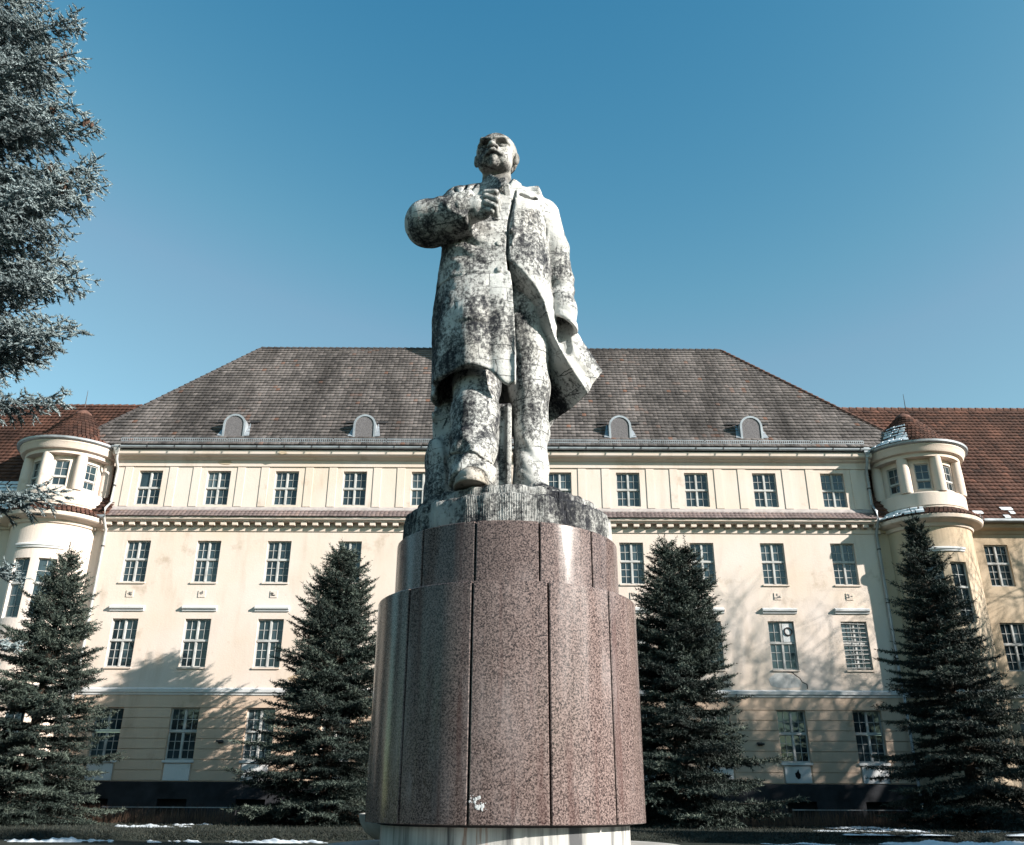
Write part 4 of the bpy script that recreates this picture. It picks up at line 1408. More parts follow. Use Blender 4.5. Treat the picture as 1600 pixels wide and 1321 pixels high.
# head
HC, HH = np.array((-.235, 9.82, 9.365), np.float32), .82
HZ = np.array((1, 1, 1 / .86), np.float32)
HM = np.array((Matrix.Rotation(math.radians(-7), 3, 'Z') @ Matrix.Rotation(math.radians(4), 3, 'X')), np.float32)
def head(P):
    Q = ((P - HC) @ HM) / HH * HZ
    Q = Q * np.array((1, -1, 1), np.float32)                  # y forward
    x, y, z = Q[..., 0], Q[..., 1], Q[..., 2]
    ax = np.abs(x)
    S = np.stack([ax, y, z], -1)
    d = ell(Q, (0, -.06, .12), (.345, .41, .365))
    d = smin(d, ell(Q, (0, .12, -.12), (.28, .27, .35)), .08)
    d = smin(d, ell(S, (.15, .18, -.30), (.13, .17, .16)), .10)                   # jaw
    d = smin(d, ell(S, (.185, .24, -.06), (.085, .10, .07)), .06)                 # cheek bones
    d = smin(d, cone(S, (.03, .385, .095), (.18, .355, .128), .056, .050), .035)  # brow
    d = smin(d, cone(S, (.17, .335, .125), (.25, .25, .07), .045, .035), .035)
    d = smax(d, -ell(S, (.13, .425, .012), (.105, .165, .078)), .03)               # sockets
    d = smin(d, ell(S, (.13, .262, .015), (.070, .062, .055)), .012)             # eyeballs
    d = smin(d, cone(S, (.06, .312, .050), (.20, .27, .040), .018, .016), .012)    # lids
    d = smin(d, cone(Q, (0, .365, .06), (0, .490, -.095), .038, .058), .025)      # nose
    d = smin(d, ell(S, (.055, .425, -.105), (.042, .055, .040)), .02)
    d = smin(d, cone(S, (.015, .440, -.185), (.140, .360, -.250), .044, .026), .010)   # moustache
    d = smin(d, cone(S, (.0, .390, -.262), (.055, .372, -.268), .026, .020), .012)    # lower lip
    d = smax(d, -cone(S, (.0, .46, -.242), (.08, .415, -.252), .018, .014), .008)
    d = smin(d, cone(Q, (0, .335, -.335), (0, .345, -.42), .075, .048), .04)       # goatee
    d = smin(d, cone(S, (.06, .30, -.36), (.03, .31, -.42), .06, .045), .03)
    d = smax(d, -cone(S, (.0, .47, -.315), (.06, .43, -.325), .022, .02), .02)
    ear = smax(ell(S, (.345, -.03, -.04), (.045, .085, .135), 0, 12), -ell(S, (.385, .0, -.02), (.03, .045, .075)), .012)
    ear = smin(ear, ell(S, (.325, .0, -.13), (.04, .05, .055)), .02)
    d = smin(d, ear, .015)
    hair = ell(Q, (0, -.13, .06), (.35, .385, .33)) + .008 * np.sin(z * 70 + 6 * y)
    hair = smax(hair, z - .22 + .5 * (y + .1), .03)
    d = smin(d, hair, .02)
    neck = cone(Q, (0, -.06, -.3), (.0, -.12, -1.1), .235, .28)
    d = smin(d, neck, .05)
    d = smax(d, -1.12 - z, .02)
    return d * HH * .9 + .0035 * nz(P, 26, 6)
def head_stain_shade(V):
    """crown, brow, moustache grime; shade painted into sockets, under nose and jaw; ears darker"""
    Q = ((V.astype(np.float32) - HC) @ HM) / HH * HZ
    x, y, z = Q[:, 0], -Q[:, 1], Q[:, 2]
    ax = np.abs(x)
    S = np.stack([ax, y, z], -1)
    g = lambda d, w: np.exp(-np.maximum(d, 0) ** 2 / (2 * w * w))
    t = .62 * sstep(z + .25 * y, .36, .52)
    t = np.maximum(t, .62 * g(ell(S, (.13, .36, .03), (.085, .16, .055)), .020))  # shade painted into the eye sockets
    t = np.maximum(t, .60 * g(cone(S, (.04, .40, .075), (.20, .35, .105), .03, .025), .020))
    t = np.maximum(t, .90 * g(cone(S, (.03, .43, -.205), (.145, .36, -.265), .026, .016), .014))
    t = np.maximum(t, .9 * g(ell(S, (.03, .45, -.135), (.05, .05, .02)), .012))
    t = np.maximum(t, .75 * sstep(-z, .40, .52))  # shade painted below the jaw and down the neck
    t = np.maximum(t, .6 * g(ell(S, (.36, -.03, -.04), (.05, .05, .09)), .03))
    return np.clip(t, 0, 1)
sculpt('head', head, (-.66, 9.2, 8.5), (.20, 10.3, 9.85), .009, M_STONE_F, stain_shade=head_stain_shade)

def trousers(P):
    x, y, z = P[..., 0], P[..., 1], P[..., 2]
    l = chain(P, [(-.40, 9.90, 6.7, .28), (-.43, 9.72, 5.80, .275), (-.44, 9.57, 5.35, .275), (-.45, 9.46, 4.85, .25), (-.45, 9.38, 4.50, .27)], .10, (1, 1.08, 1))
    l = l + .018 * np.sin((z * 1.0 - x * .9 + y * .4) * 17 + np.sin(x * 7)) * sstep(-z, -5.3, -4.9) + .006 * nz(P, 6, 12)
    l = smin(l, cone(P, (-.56, 9.22, 5.0), (-.40, 9.16, 4.70), .03, .05), .06)
    l = smax(l, 4.375 + .10 * sstep(-y, -9.3, -9.1) - z, .015)
    l = carve(l, np.where(y < 9.5, line2(x, z, [(-.75, 4.74), (-.46, 4.70), (-.2, 4.60)]), 1) - .012, .025)
    l = smax(l, -ell(P, (-.44, 9.10, 4.34), (.215, .24, .165)), .02)
    r = chain(P, [(.12, 9.95, 7.0, .32), (.17, 9.97, 6.4, .285), (.215, 10.0, 5.9, .245), (.235, 10.03, 5.3, .205), (.225, 10.0, 4.75, .205), (.235, 9.98, 4.3, .23)], .10, (1, 1.1, 1))
    r = r + .014 * np.sin((z + x * 1.4) * 13 + 2) * sstep(-z, -5.6, -5.0) + .012 * nz(P, 6, 15)
    r = smin(r, cone(P, (.14, 9.80, 5.18), (.36, 9.84, 4.80), .02, .035), .06)
    r = smin(r, cone(P, (.10, 9.80, 4.72), (.34, 9.78, 4.50), .02, .035), .06)
    return smin(np.minimum(l, r), smax(cone(P, (-.35, 9.95, 6.9), (.1, 9.95, 6.9), .36, .36), z - 7.2, .05), .08) + .003 * nz(P, 30, 5)
sculpt('trousers', trousers, (-.95, 8.95, 4.2), (.65, 10.5, 7.3), .0175, M_STONE)

def stump(P):
    x, y, z = P[..., 0], P[..., 1], P[..., 2]
    d = chain(P, [(-.70, 10.20, 5.95, .25), (-.74, 10.18, 5.5, .25), (-.76, 10.15, 5.0, .245), (-.77, 10.13, 4.6, .25), (-.80, 10.12, 4.25, .29)], .12)
    d = smin(d, cone(P, (-.55, 10.0, 4.28), (-.66, 9.65, 4.20), .24, .14), .10)
    d = d + .035 * np.sin((x * 1.5 + y) * 16 + 1.2 * np.sin(z * 2.5)) * sstep(z, 4.3, 4.7) + .03 * nz(P, 7, 21) + .015 * nz(P, 15, 22)
    b = rbox(P, (-.12, 10.0, 4.9), (.11, .22, .70), .02)
    b = smin(b, rbox(P, (-.035, 9.90, 4.9), (.030, .17, .68), .012), .01)
    b = b + .006 * nz(P, 12, 3)
    d = np.minimum(d, b)
    return smax(d, 4.262 - z, .01)
sculpt('supporting_stump', stump, (-1.5, 9.2, 4.2), (.15, 10.65, 6.3), .0215, M_STONE)

def shoe(P, cx, cy, yaw, s):
    q = P - np.array((cx, cy, 4.28), np.float32)
    M = np.array(Matrix.Rotation(math.radians(yaw), 3, 'Z'), np.float32)
    q = q @ M
    x, y, z = q[..., 0], q[..., 1], q[..., 2]
    d = ell(q, (0, -.02, .085), (.185, .30, .145))
    d = smin(d, ell(q, (0, .12, .16), (.16, .25, .17)), .05)
    d = smax(d, .006 - z, .01)
    sole = smax(ell(q, (0, -.02, .02), (.20, .325, .30)), np.abs(z - .028) - .026, .008)
    d = carve(d, np.abs(np.sqrt(x * x * .8 + (y + .10) ** 2) - .14) - .008 + np.where(z > .09, 0, 1), .015)
    return np.minimum(d, sole) + .003 * nz(P, 30, 3)
sculpt('shoe', lambda P: shoe(P, -.44, 9.20, 0, 1), (-.8, 8.75, 4.25), (-.1, 9.75, 4.75), .0145, M_SHOE)
sculpt('shoe', lambda P: shoe(P, .34, 9.78, 38, 1), (-.1, 9.3, 4.25), (.8, 10.3, 4.75), .0175, M_STONE)

def fist(P):
    x, y, z = P[..., 0], P[..., 1], P[..., 2]
    d = ell(P, (-.40, 9.10, 7.985), (.145, .105, .185), 10)
    d = smin(d, cone(P, (-.62, 9.19, 7.98), (-.45, 9.14, 7.98), .20, .15), .05)
    for (a, b, c, r) in (((-.345, 9.03, 8.155), (-.215, 8.985, 8.13), (-.165, 9.09, 8.03), .042),
                         ((-.335, 9.00, 8.075), (-.205, 8.965, 8.00), (-.18, 9.08, 7.93), .044),
                         ((-.335, 9.00, 7.985), (-.22, 8.975, 7.905), (-.20, 9.08, 7.85), .043),
                         ((-.345, 9.03, 7.905), (-.265, 9.00, 7.86), (-.25, 9.09, 7.86), .038)):
        f = chain(P, [(*a, r), (*b, r * .94), (*c, r * .8)], .012)
        d = smin(d, f, .004)
    th = chain(P, [(-.40, 9.16, 8.12, .05), (-.28, 9.12, 8.225, .045), (-.19, 9.12, 8.19, .036)], .02)
    return smin(d, th, .012) + .002 * nz(P, 30, 7)
sculpt('hand', fist, (-.75, 8.85, 7.65), (-.05, 9.4, 8.35), .009, M_STONE_H)

for (bx, bz) in ((-.20, 8.02), (-.175, 7.60), (-.165, 7.20), (.0, 7.80)):
    q = np.array([[bx, yy, bz] for yy in np.linspace(9.0, 9.9, 400)], np.float32)
    dd = coat(q[:, None, None, :].reshape(-1, 1, 1, 3)).ravel()
    yb = q[np.argmax(dd < 0), 1]
    m = Mesh().lathe([(0, -.020), (.024, -.020), (.040, -.013), (.045, .0), (.045, .03)], 0, 0, 18)
    V = np.concatenate(m.v)
    m.v = [np.stack([V[:, 0] + bx, V[:, 2] + yb, V[:, 1] + bz], -1)]
    obj('button', m, M_STONE, STAT, smooth=50)
# ------------------------------------------------------------------ trees
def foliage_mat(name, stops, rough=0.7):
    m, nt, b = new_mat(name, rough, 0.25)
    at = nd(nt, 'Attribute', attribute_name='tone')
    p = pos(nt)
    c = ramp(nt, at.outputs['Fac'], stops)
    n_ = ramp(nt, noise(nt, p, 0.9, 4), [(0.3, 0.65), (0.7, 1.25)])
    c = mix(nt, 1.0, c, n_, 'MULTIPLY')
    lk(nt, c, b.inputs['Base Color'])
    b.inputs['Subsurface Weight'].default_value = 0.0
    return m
M_SPRUCE = foliage_mat('spruce_needles', [(0.0, (0.004, 0.008, 0.007)), (0.5, (0.009, 0.015, 0.013)), (0.78, (0.024, 0.036, 0.030)), (1.0, (0.075, 0.092, 0.074))])  # shaded inner growth and lit tips are painted into these tones
M_BLUE = foliage_mat('blue_spruce_needles', [(0.0, (0.007, 0.012, 0.014)), (0.42, (0.040, 0.060, 0.066)), (0.72, (0.17, 0.21, 0.22)), (1.0, (0.40, 0.46, 0.47))])  # dark shaded interior and sunlit shoot ends painted into the ramp
M_BARK = plain('bark', (0.055, 0.042, 0.034), 0.95, 0.1, 0.45, 5, bmp=0.5)
M_TWIG = plain('bare_twigs', (0.075, 0.055, 0.045), 0.9, 0.1, 0.3, 5)
M_CONE = plain('spruce_cones', (0.062, 0.036, 0.025), 0.8, 0.2, 0.35, 30)

def unit(a):
    return a / (np.linalg.norm(a, axis=-1, keepdims=True) + 1e-9)

def needles(S0, S1, tone, n, length, width, r, fwd=0.55, jitter=.25):
    """n needles round every twig segment: one slim triangle each"""
    S0, S1 = np.asarray(S0), np.asarray(S1)
    m = len(S0)
    ax = unit(S1 - S0)
    ref = np.where(np.abs(ax[:, 2:3]) > .9, np.array([[1., 0, 0]]), np.array([[0, 0, 1.]]))
    u = unit(np.cross(ax, ref))
    v = np.cross(ax, u)
    t = (np.arange(n)[None] + r.rand(m, n)) / n
    ph = r.rand(m, n) * 2 * math.pi
    rad = u[:, None] * np.cos(ph)[..., None] + v[:, None] * np.sin(ph)[..., None]
    d = unit(ax[:, None] * (fwd + jitter * r.normal(size=(m, n, 1))) + rad)
    # the last needles close the tip
    tipm = (t > .86)[..., None]
    d = np.where(tipm, unit(ax[:, None] * 1.4 + rad * .6), d)
    base = S0[:, None] + (S1 - S0)[:, None] * t[..., None]
    L = length * r.uniform(.7, 1.2, (m, n, 1))
    side = unit(np.cross(d, r.normal(size=(m, n, 3)))) * width
    tip = base + d * L
    V = np.stack([base - side, base + side, tip], 2).reshape(-1, 3)
    F = np.arange(len(V), dtype=np.int32).reshape(-1, 3)
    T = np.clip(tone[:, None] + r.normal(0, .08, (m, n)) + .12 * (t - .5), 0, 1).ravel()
    return V, F, T

def cores(S0, S1, tone, rad):
    """a slim three-sided spindle inside every shoot"""
    S0, S1 = np.asarray(S0), np.asarray(S1)
    ax = unit(S1 - S0)
    ref = np.where(np.abs(ax[:, 2:3]) > .9, np.array([[1., 0, 0]]), np.array([[0, 0, 1.]]))
    u = unit(np.cross(ax, ref)); v = np.cross(ax, u)
    mid = S0 + (S1 - S0) * .35
    ring = [mid + (u * math.cos(a) + v * math.sin(a)) * rad for a in (0, 2.094, 4.189)]
    V = np.stack([S0, *ring, S1 + ax * .01], 1)
    f = np.array([(0, 1, 2), (0, 2, 3), (0, 3, 1), (1, 4, 2), (2, 4, 3), (3, 4, 1)])
    F = (np.arange(len(S0))[:, None, None] * 5 + f[None]).reshape(-1, 3)
    return V.reshape(-1, 3), F, np.repeat(tone, 6)

def bough(origin, az, L, el0, el1, r, step, side_len, hang=.25, seg=.2, up_tip=0.0, sec=(.75, 1), vert=(0.0, .12)):
    """one bough: axis that sags and lifts at the tip, with branchlets to both sides; returns axis and twig segments"""
    n = max(5, int(L / step))
    t = np.linspace(0, 1, n + 1)
    el = el0 + (el1 - el0) * t + up_tip * t ** 3
    a = az + np.cumsum(r.normal(0, .035, n + 1))
    st = L / n
    dirs = np.stack([np.cos(el) * np.sin(a), -np.cos(el) * np.cos(a), np.sin(el)], -1)
    P = np.vstack([[0, 0, 0], np.cumsum(dirs[:-1] * st, 0)]) + np.asarray(origin)
    S0, S1, T = [], [], []
    upv = np.array([0, 0, 1.])
    for i in range(1, n + 1):
        if t[i] < .16:
            continue
        d = dirs[i]
        sd = np.cross(d, upv); sd /= np.linalg.norm(sd) + 1e-9
        for s in (-1, 1):
            k = side_len * (1.12 - t[i]) * (.35 + .65 * min(1, t[i] * 2.2)) * r.uniform(.6, 1.15) + .10
            q = P[i].copy()
            dd = d * r.uniform(.45, .85) + sd * s * r.uniform(.65, 1.0) + upv * r.normal(*vert)
            dd /= np.linalg.norm(dd)
            m = max(1, int(round(k / seg)))
            for j in range(m):
                w = q + dd * (k / m)
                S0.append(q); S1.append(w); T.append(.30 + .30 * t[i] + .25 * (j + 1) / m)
                if (j or sec[1] > 1) and r.rand() < sec[0]:          # second-order sprigs
                    for g_ in range(sec[1]):
                        e = dd * .9 + np.cross(dd, upv) * (r.choice([-1, 1]) if sec[1] == 1 else (-1) ** g_) * r.uniform(.5, 1) + upv * r.uniform(-.55, .7)
                        e /= np.linalg.norm(e)
                        S0.append(w); S1.append(w + e * seg * r.uniform(.7, 1.2)); T.append(.40 + .35 * t[i])
                q = w
                dd = dd - upv * hang * (.5 + r.rand()) * .35 + d * .08
                dd /= np.linalg.norm(dd)
        S0.append(P[i - 1]); S1.append(P[i]); T.append(.3 + .35 * t[i])
    e = P[-1] + dirs[-1] * seg * 1.3
    S0.append(P[-1]); S1.append(e); T.append(.8)
    return P, S0, S1, T

def spruce(base, height, radius, seed, label, group=None, low=.35, whorl=.29, leaders=((0, 0, 1.0),), shape=.85, skew=0.0, nb=(6, 8), name='spruce_tree', tone_shift=0.0, long=1.18, sag=0.0):
    r = np.random.RandomState(seed)
    root = empty(name, base, label, 'tree', group)
    bx, by, bz = base
    wood = Mesh()
    S0, S1, T = [], [], []
    for (ox, oy, hf) in leaders:
        H = height * hf
        fork = 0 if hf >= 1 and ox == 0 else H * .45
        def axis(z):
            k = 0 if z < fork else (z - fork) / max(.1, H * .28)
            return np.array([bx + ox * min(1, k) + skew * z, by + oy * min(1, k), bz + z])
        zs = np.linspace(0 if fork == 0 else fork, H - .3, 9)
        wood.tube([tuple(axis(z)) for z in zs], [max(.015, .055 + .16 * (1 - z / H) * height / 10) if fork == 0 else .06 * (1.2 - z / H) for z in zs], 8)
        z = low if fork == 0 else fork + .5
        while z < H - .25:
            f = z / H
            R = radius * (1 - f) ** shape * (1.0 if fork == 0 else .8) + .16
            k = r.randint(nb[0], nb[1] + 1) if f < .85 else 4
            a0 = r.rand() * 6.28
            for q in range(k):
                az = a0 + 6.283 * q / k + r.normal(0, .25)
                L = R * r.choice([r.uniform(.62, .9), r.uniform(.85, 1.02), r.uniform(1.0, long)], p=[.40, .38, .22])
                el0 = -.10 - sag + .85 * f ** 1.3 + r.normal(0, .07)
                P, a, b, t = bough(axis(z + r.uniform(-.12, .12)), az, L, el0, el0 - .18, r, .15, .32 * R + .18, .34, .21, .32)
                S0 += a; S1 += b
                sh = r.normal(0, .10)
                T += [x + sh for x in t]
                wood.tube([tuple(p) for p in P[::max(1, len(P) // 4)]], [.035 * (1 - u) * min(1.2, L) + .008 for u in np.linspace(0, 1, len(P[::max(1, len(P) // 4)]))], 4, False)
            z += whorl * (1.0 - .45 * f) * r.uniform(.75, 1.2)
        # leader shoot
        top = axis(H - .35)
        for q in range(4):
            w = top + np.array([r.normal(0, .02), r.normal(0, .02), .2])
            S0.append(top); S1.append(w); T.append(.7)
            top = w
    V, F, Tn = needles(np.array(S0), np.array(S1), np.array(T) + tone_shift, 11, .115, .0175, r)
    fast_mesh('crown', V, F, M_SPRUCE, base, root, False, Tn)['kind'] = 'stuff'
    obj('trunk', wood, M_BARK, root, origin=base, fix=False)
    print('spruce', len(F))
    return root, len(F)

LZ = 0.28
spruce((-17.9, 35.0, LZ), 10.05, 3.3, 101, 'broad greyish spruce in front of the left round tower, top below its ledge', 'spruces in front of the palace', shape=.80, tone_shift=.08, whorl=.29, long=1.30)
spruce((-7.0, 36.0, LZ), 10.5, 3.35, 102, 'dense spruce with brownish blunt top just left of the pedestal', 'spruces in front of the palace', shape=.66, whorl=.28, long=1.25, tone_shift=.02)
spruce((6.3, 35.2, LZ), 10.7, 3.4, 103, 'spruce with a forked double top just right of the pedestal', 'spruces in front of the palace', leaders=((0, 0, 1.0), (.85, .1, .985)), shape=.80, whorl=.30, long=1.34, sag=.06, nb=(6, 8))
t4, _ = spruce((16.6, 34.0, LZ), 11.3, 3.3, 104, 'slender pointed dark spruce in front of the right round tower', 'spruces in front of the palace', shape=1.0, skew=-.05, tone_shift=-.10, whorl=.31, long=1.32, sag=.10, nb=(6, 8))

# evergreens standing just outside the picture to the right; their shade falls on the foot of the facade
def twin(src, base, s, rz, label):
    o = src.copy(); COL.objects.link(o)
    o.location = base
    o.scale = (s, s, s)
    o.rotation_euler = (0, 0, rz)
    o['label'] = label
    o['group'] = 'spruces beside the lawn'
    for ch_ in src.children:
        k = ch_.copy(); COL.objects.link(k); k.parent = o
    return o
twin(t4, (27.5, 33.0, LZ), .80, 2.1, 'small spruce nearest the right wing, outside the right edge of the photo')
twin(t4, (31.5, 28.0, LZ), .95, 4.0, 'spruce on the right of the lawn, second from the right wing')

# tall blue spruce close by on the left
def blue_spruce():
    r = np.random.RandomState(55)
    base = (-7.55, 8.5, GZ)
    root = empty('blue_spruce_tree', base, 'tall frosty blue spruce hung with brown cones at the left edge', 'tree')
    bx, by, bz = base
    wood = Mesh()
    wood.tube([(bx, by, GZ - .1), (bx, by, 3), (bx, by, 7), (bx + .1, by, 12), (bx + .1, by, 15)], [.30, .26, .20, .11, .03], 10)
    A = [[], [], []]; Bc = [[], [], []]
    def add(P, a, b, t, L):
        wood.tube([tuple(p) for p in P[::3]], [.016 * (1 - u) + .002 for u in np.linspace(0, 1, len(P[::3]))], 4, False)
        for p, q, w in zip(a, b, t):
            dz = p[2] - 1.15
            dep = p[1] * .919 + dz * .394
            near = p[1] < 10.6 and dep > 1 and p[0] / dep > -.64 and (dz * .919 - p[1] * .394) / dep < .54
            D = A if near else Bc
            D[0].append(p); D[1].append(q); D[2].append(w)
    # boughs whose tips show against the sky
    tips = [(-5.27, 8.0, 9.94), (-5.20, 8.0, 9.40), (-5.16, 8.2, 8.77), (-4.87, 8.0, 8.39), (-4.74, 8.2, 7.85), (-4.64, 8.0, 7.56), (-4.90, 7.8, 7.27), (-4.78, 8.0, 6.90),
            (-4.90, 8.2, 6.62), (-4.48, 8.0, 6.26), (-4.52, 8.1, 5.70), (-4.52, 7.8, 5.48), (-4.45, 8.0, 4.87), (-4.31, 8.0, 3.88), (-4.55, 8.0, 3.10), (-4.50, 8.0, 2.45)]
    def reach(tip, drop):
        tip = np.array(tip)
        o_ = np.array((bx, by, tip[2] + drop))
        d = tip - o_
        az = math.atan2(d[0], -d[1])
        L = np.linalg.norm(d)
        el = math.atan2(d[2], math.hypot(d[0], d[1]))
        P, a, b, t = bough(o_, az, L - .13, el - .04, el - .16, r, .050, .42, .8, .105, .55, (1.0, 2), (-.25, .45))
        sh = tip - (P[-1] + unit(P[-1] - P[-2]) * .12)
        f = lambda q: q + sh * min(1, np.linalg.norm(q - o_) / L)
        add(np.array([f(p) for p in P]), [f(q) for q in a], [f(q) for q in b], t, L)
    for tp in tips:
        reach(tp, r.uniform(.25, .6))
        if tp[2] > 5:
            reach((tp[0] - r.uniform(.12, .4), tp[1] + r.uniform(-.35, .25), tp[2] - r.uniform(.05, .22)), r.uniform(.3, .7))
    # fill behind them
    sil = lambda z: np.interp(z, [2.3, 3.1, 3.9, 4.9, 6.3, 7.5, 8.4, 9.4, 10.5, 12, 14.5], [-6.3, -6.2, -6.0, -5.6, -5.0, -5.05, -5.25, -5.55, -5.85, -6.3, -7.2])
    z = 3.2
    while z < 14.6:
        k = 8
        a0 = r.rand() * 6.28
        R = (sil(z) - bx) - .25
        for q in range(k):
            az = a0 + 6.283 * q / k + r.normal(0, .2)
            L = R * r.uniform(.72, 1.0)
            hot = math.sin(az) > .35 and math.cos(az) > -.75 and z < 12.5
            P, a, b, t = bough((bx, by, z + r.uniform(-.1, .1)), az, L, -.12 + r.normal(0, .06), -.22, r, .062 if hot else .2, .45, .8, .11 if hot else .24, .5, (1.0, 2) if hot else (.6, 1), (-.25, .45) if hot else (-.1, .2))
            add(P, a, b, t, L)
        z += .27 * r.uniform(.8, 1.2)
    # three low boughs that reach in past the left edge
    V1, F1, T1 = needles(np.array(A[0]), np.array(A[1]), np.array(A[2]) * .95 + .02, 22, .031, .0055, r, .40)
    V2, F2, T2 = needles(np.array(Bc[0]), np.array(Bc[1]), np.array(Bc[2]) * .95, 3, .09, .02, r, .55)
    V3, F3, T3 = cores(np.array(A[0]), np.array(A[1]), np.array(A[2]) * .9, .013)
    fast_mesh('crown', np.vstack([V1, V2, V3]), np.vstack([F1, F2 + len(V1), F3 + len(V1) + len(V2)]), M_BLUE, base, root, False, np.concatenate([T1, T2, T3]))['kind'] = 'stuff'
    obj('trunk', wood, M_BARK, root, origin=base, fix=False)
    # hanging cones
    pts = np.array(A[0])
    ok = pts[(pts[:, 2] > 7.4) & (pts[:, 0] > -5.6) & (pts[:, 1] < 8.6)]
    first = None
    for k in range(46):
        # cones hang in bunches near bough ends
        c = ok[r.randint(len(ok))]
        if k % 4:
            c = last + r.normal(0, .045, 3)
        last = c
        if first is None:
            m = Mesh().lathe([(0, .0), (.014, -.008), (.020, -.03), (.019, -.06), (.012, -.09), (0, -.105)], 0, 0, 8)
            Vv = np.concatenate(m.v)
            m.v = [Vv + c]
            first = obj('spruce_cone', m, M_CONE, root, smooth=50, origin=tuple(c))
        else:
            o = again(first, tuple(c), root)
            o.rotation_euler = (r.normal(0, .25), r.normal(0, .25), 0)
    return len(A[0]), len(F1), len(F2)
print('blue', blue_spruce())

# bare trees outside the right edge, whose branches shade the wall
def bare_tree(base, h, seed, label):
    r = np.random.RandomState(seed)
    root = empty('bare_tree', base, label, 'tree', 'bare trees beside the lawn')
    m = Mesh()
    def grow(p, d, L, rad, depth):
        n = 4
        pts, rr = [p], [rad]
        for i in range(n):
            d = unit(d + r.normal(0, .13, 3) + np.array([0, 0, .06]))
            p = p + d * L / n
            pts.append(p); rr.append(rad * (1 - .45 * (i + 1) / n))
        m.tube([tuple(q) for q in pts], rr, 6 if depth < 2 else 4, False)
        if depth >= 5:
            return
        for k in range(r.randint(2, 5) + (depth == 0)):
            i = r.randint(2, n + 1)
            e = unit(d + r.normal(0, .62, 3) + np.array([0, 0, .12]))
            grow(pts[i], e, L * r.uniform(.6, .82), rr[i] * r.uniform(.6, .8), depth + 1)
        grow(pts[-1], unit(d + r.normal(0, .2, 3)), L * .75, rr[-1] * .9, depth + 1)
    grow(np.array(base, float), np.array([0, 0, 1.]), h * .30, h * .024, 0)
    obj('branches', m, M_TWIG, root, origin=base, fix=False)
bare_tree((31.5, 31.8, LZ), 21.0, 5, 'tall bare tree outside the right edge, its shadow on the last window bays')
bare_tree((29.6, 33.2, LZ), 19.0, 14, 'bare tree outside the right edge, nearest the facade')
bare_tree((35.5, 33.3, LZ), 20.0, 8, 'second bare tree outside the right edge, its shadow by the right tower')
bare_tree((42.5, 33.3, LZ), 20.0, 9, 'tall bare tree by the right wing, its shadow on the wing wall')
# the park's woodland behind the viewer: closes the low horizon there
def woodland():
    r = np.random.RandomState(91)
    n = 26000
    a = np.radians(r.uniform(-100, 195, n))                     # from the left, round behind, to the right
    cl = np.floor(np.degrees(a) / 7.0)
    hh = 11 + 4.5 * np.sin(cl * 2.7) + 2.0 * np.sin(cl * 7.1)
    lim = np.where((np.degrees(a) > 35) & (np.degrees(a) < 85), .55, 1.0)
    R = r.uniform(58, 74, n)
    u = r.rand(n)
    z = hh * lim * u ** .8 * (1 - .35 * np.abs(np.degrees(a) / 7.0 - cl - .5) * 2 * u)
    c = np.stack([R * np.sin(a), -R * np.cos(a), z], -1)
    s = r.uniform(.5, 1.1, (n, 1))
    d1, d2 = unit(r.normal(size=(n, 3))) * s, unit(r.normal(size=(n, 3))) * s
    V = np.stack([c - d1, c + d2, c + d1 * .6 - d2 * .7], 1).reshape(-1, 3)
    o = fast_mesh('far_wood', V, np.arange(3 * n).reshape(-1, 3), M_SPRUCE, (0, 0, 0), None, False, np.clip(r.normal(.45, .2, n), 0, 1))
    tag(o, kind='stuff')
woodland()
twin(t4, (21.8, 22.5, LZ), .85, 1.0, 'spruce on the right of the lawn, nearest the pedestal')
twin(t4, (26.5, 18.5, LZ), 1.0, 3.0, 'spruce on the right of the lawn, nearest the viewer')
twin(t4, (31.0, 23.5, LZ), .9, 5.0, 'spruce on the right of the lawn, between the others')
twin(t4, (39.0, 3.5, GZ), 2.1, .5, 'very tall spruce far to the right of the pedestal')
twin(t4, (45.0, -1.0, GZ), 2.2, 2.5, 'tallest spruce farther back on the right')
twin(t4, (-17.5, 21.5, GZ), .95, 1.4, 'spruce on the left of the lawn, nearest the left edge of the photo')
twin(t4, (-24.5, 27.5, LZ), 1.0, 3.3, 'spruce on the left of the lawn, nearest the left wing')
twin(t4, (-20.0, 14.0, GZ), .9, 5.1, 'spruce on the left of the lawn, level with the blue spruce')
# ------------------------------------------------------------------ ground, bank, snow, railing, planter
def ground_mat():
    m, nt, b = new_mat('winter_ground', 0.95, 0.15)
    p = pos(nt)
    c = ramp(nt, noise(nt, p, 1.2, 8, .65), [(0.35, (0.012, 0.015, 0.013)), (0.55, (0.025, 0.029, 0.023)), (0.7, (0.040, 0.038, 0.028))])
    lk(nt, c, b.inputs['Base Color'])
    bump(nt, b, noise(nt, p, 18, 7, .7), .6, .03)
    return m
M_GROUND = ground_mat()
S = 700
g = Mesh().add([(-S, -S, GZ - .05), (S, -S, GZ - .05), (S, S, GZ - .05), (-S, S, GZ - .05)], [(0, 1, 2, 3)])
tag(obj('ground', g, M_GROUND), kind='structure')
YB = 28.2
r = np.random.RandomState(12)
def uneven(x0, x1, y0, y1, nx, ny, fz):
    X, Y = np.meshgrid(np.linspace(x0, x1, nx), np.linspace(y0, y1, ny), indexing='ij')
    Z = fz(X, Y)
    V = np.stack([X, Y, Z], -1).reshape(-1, 3)
    i = np.arange(nx - 1)[:, None]; j = np.arange(ny - 1)[None]
    F = np.stack([i * ny + j, (i + 1) * ny + j, (i + 1) * ny + j + 1, i * ny + j + 1], -1).reshape(-1, 4)
    return V, F
wob = lambda X, s: .5 * np.sin(X * 1.3 + s) + .3 * np.sin(X * 3.7 + 2 * s) + .2 * np.sin(X * 8.1 + 3 * s)
